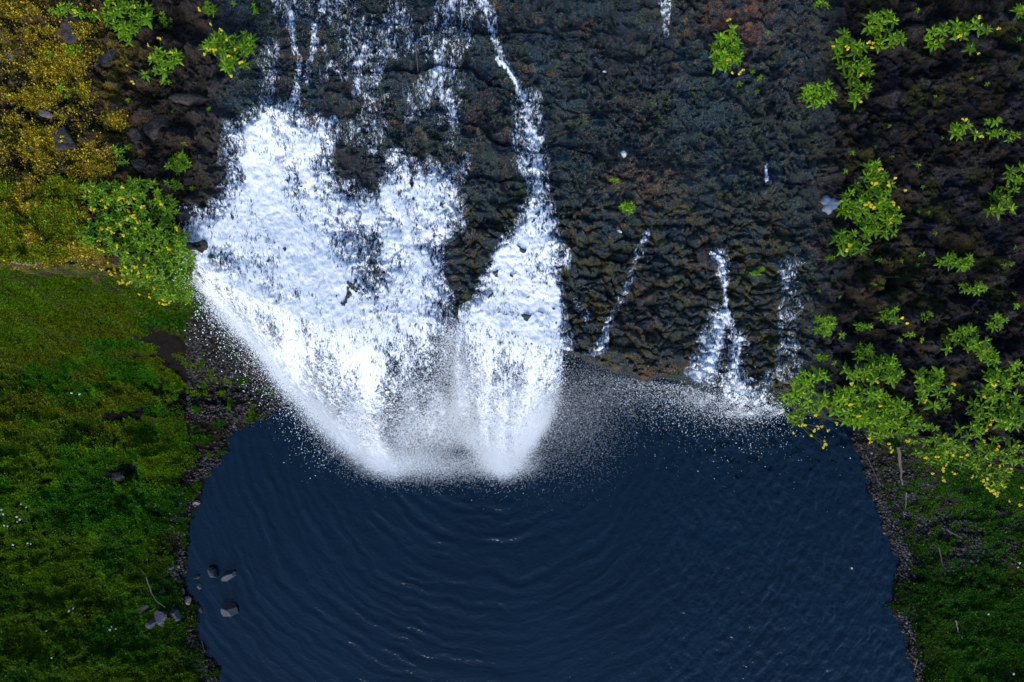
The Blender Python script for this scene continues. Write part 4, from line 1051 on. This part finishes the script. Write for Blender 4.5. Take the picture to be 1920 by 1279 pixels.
# gravel of both shores
def gravel(n, gen, seed, base=(0.009, 0.009, 0.011)):
    g = np.random.default_rng(seed); V0, F0 = ICO1
    px, py = gen(g, n); x, y = P(px, py, .2)
    for _ in range(3): z = ground_h(x, y); x, y = P(px, py, z)
    dl, dr = land(x, y); k = np.maximum(dl, dr) > -.05; x, y, z = x[k], y[k], z[k]; m = len(x)
    r = 0.014 + 0.045 * g.random(m) ** 3
    V = V0[None] * (r[:, None, None] * g.uniform(.6, 1.2, (m, 1, 3))) * (1 + .25 * (g.random((m, len(V0), 1)) - .5))
    a = g.random(m) * 6.28; ca, sa = np.cos(a)[:, None], np.sin(a)[:, None]
    V = np.stack([V[..., 0] * ca - V[..., 1] * sa, V[..., 0] * sa + V[..., 1] * ca, V[..., 2] * .7], -1) + np.stack([x, y, z + .01], -1)[:, None]
    F = (F0[None] + (np.arange(m) * len(V0))[:, None, None]).reshape(-1, 3)
    c = np.array(base) * g.uniform(.35, 1.9, (m, 1)) * np.array([1, 1, 1]) ; t = g.random(m); c[t < .08] = np.array((0.045, 0.024, 0.012)); c[t > .97] = (0.09, 0.09, 0.10)
    o = mesh_obj('gravel', V.reshape(-1, 3), F, M_peb, np.repeat(c, len(V0), 0), smooth=False); tag(o, kind='stuff')
def genL(g, n):
    pts = np.array([(545, 745), (450, 800), (400, 870), (372, 900), (335, 975), (338, 1060), (325, 1110), (348, 1170), (375, 1230), (400, 1290)])
    u = g.random(n) * (len(pts) - 1); i = u.astype(int); f = (u - i)[:, None]; p = pts[i] * (1 - f) + pts[i + 1] * f
    return p[:, 0] - np.abs(g.normal(0, 26, n)) + 12, p[:, 1] + g.normal(0, 12, n)
def genR(g, n):
    pts = np.array([(1600, 810), (1630, 880), (1645, 940), (1662, 985), (1685, 1040), (1680, 1110), (1698, 1190), (1720, 1290)])
    u = g.random(n) * (len(pts) - 1); i = u.astype(int); f = (u - i)[:, None]; p = pts[i] * (1 - f) + pts[i + 1] * f
    return p[:, 0] + g.normal(8, 16, n), p[:, 1] + g.normal(0, 10, n)
def genR2(g, n):
    pts = np.array([(1670, 860), (1700, 940), (1740, 1000), (1790, 1020), (1860, 1000), (1920, 980)])
    u = g.random(n) * (len(pts) - 1); i = u.astype(int); f = (u - i)[:, None]; p = pts[i] * (1 - f) + pts[i + 1] * f
    return p[:, 0] + g.normal(0, 30, n), p[:, 1] + g.normal(0, 30, n)
gravel(3000, genL, 51); gravel(3800, genR, 52); gravel(6500, genR2, 53)
def genS(g, n):
    return 350 + g.random(n) * 220, 600 + g.random(n) * 190
gravel(7000, genS, 54, (0.009, 0.008, 0.009))

# ------------------------------------------------------------------ sticks
def stick(pts, rad, label, mat, on='ground', name='stick', lift=.05):
    f = ground_pt if on == 'ground' else ledge_pt
    W = [Vector(f(a, b)) + Vector((0, 0, lift)) for a, b in pts]
    base = W[0].copy(); W = [w_ - base for w_ in W]
    fine = []
    for i in range(len(W) - 1):
        for q in range(5): fine.append(W[i].lerp(W[i + 1], q / 5) + Vector((random.gauss(0, rad * .25), random.gauss(0, rad * .25), 0)))
    fine.append(W[-1]); V = []; n_ = 7
    for i, p in enumerate(fine):
        t = (fine[min(i + 1, len(fine) - 1)] - fine[max(i - 1, 0)]).normalized(); s1 = t.cross(Vector((0, 0, 1))).normalized(); s2 = s1.cross(t)
        r_ = rad * (1 - .6 * i / len(fine))
        for k in range(n_): a = k / n_ * 6.283; V.append(p + (s1 * math.cos(a) + s2 * math.sin(a)) * r_)
    F = [(i * n_ + k, i * n_ + (k + 1) % n_, (i + 1) * n_ + (k + 1) % n_, (i + 1) * n_ + k) for i in range(len(fine) - 1) for k in range(n_)]
    me = bpy.data.meshes.new(name); me.from_pydata([v[:] for v in V], [], F + [tuple(range(n_))[::-1], tuple(range(len(V) - n_, len(V)))]); me.materials.append(mat); me.update()
    o = bpy.data.objects.new(name, me); COL.objects.link(o); o.location = base; tag(o, label, 'stick'); return o
stick([(283, 1077), (292, 1105), (303, 1122), (318, 1133)], .018, 'bleached curved stick lying beside the shore boulders, lower left', M_stickp, lift=.26)
stick([(1681, 835), (1685, 870), (1689, 908)], .05, 'thick grey dead stick on the right gravel below the green mass', M_stick, lift=.1)
stick([(1696, 922), (1694, 955)], .016, 'thin pale twig just below the thick grey dead stick', M_stickp, lift=.1)
stick([(1756, 1018), (1764, 1060)], .02, 'reddish brown stick pointing down the gravel of the right bank', M_stick, lift=.1)
stick([(1772, 991), (1800, 1008)], .02, 'slanting brown stick on the right gravel below the moss', M_stick, lift=.1)
stick([(1787, 1160), (1792, 1180), (1800, 1195)], .022, 'pale dead branch in the grass of the lower right bank', M_stickp, lift=.12)
stick([(1718, 1235), (1712, 1258)], .018, 'short pale twig on the water line, bottom right', M_stickp)
stick([(1620, 850), (1634, 880), (1645, 905)], .012, 'thin dark bent twig at the upper end of the right water line', M_stick, lift=.1)
stick([(379, 1200), (385, 1222)], .014, 'short bleached twig at the water line, bottom left', M_stickp)
stick([(205, 92), (213, 118)], .007, 'thin white straw on the dark ground of the upper left', M_stickp, 'ledge')
stick([(299, 40), (306, 55)], .005, 'short thin straw under the small star shaped plant', M_stickp, 'ledge')
stick([(448, 28), (456, 12)], .005, 'short brown straw near the top edge left of the torrent', M_stick, 'ledge')
stick([(780, 85), (785, 140), (783, 195), (791, 250)], .008, 'long thin dark root lying along the torrent bed', M_stick, 'ledge', 'root', .06)
stick([(1525, 486), (1548, 487)], .005, 'thin straight brown straw at the edge of the right hand soil', M_stick, 'ledge')
stick([(1636, 512), (1655, 520), (1680, 520)], .006, 'curved green stem trailing over the dark soil, right side', M_stick, 'ledge')

relabel()
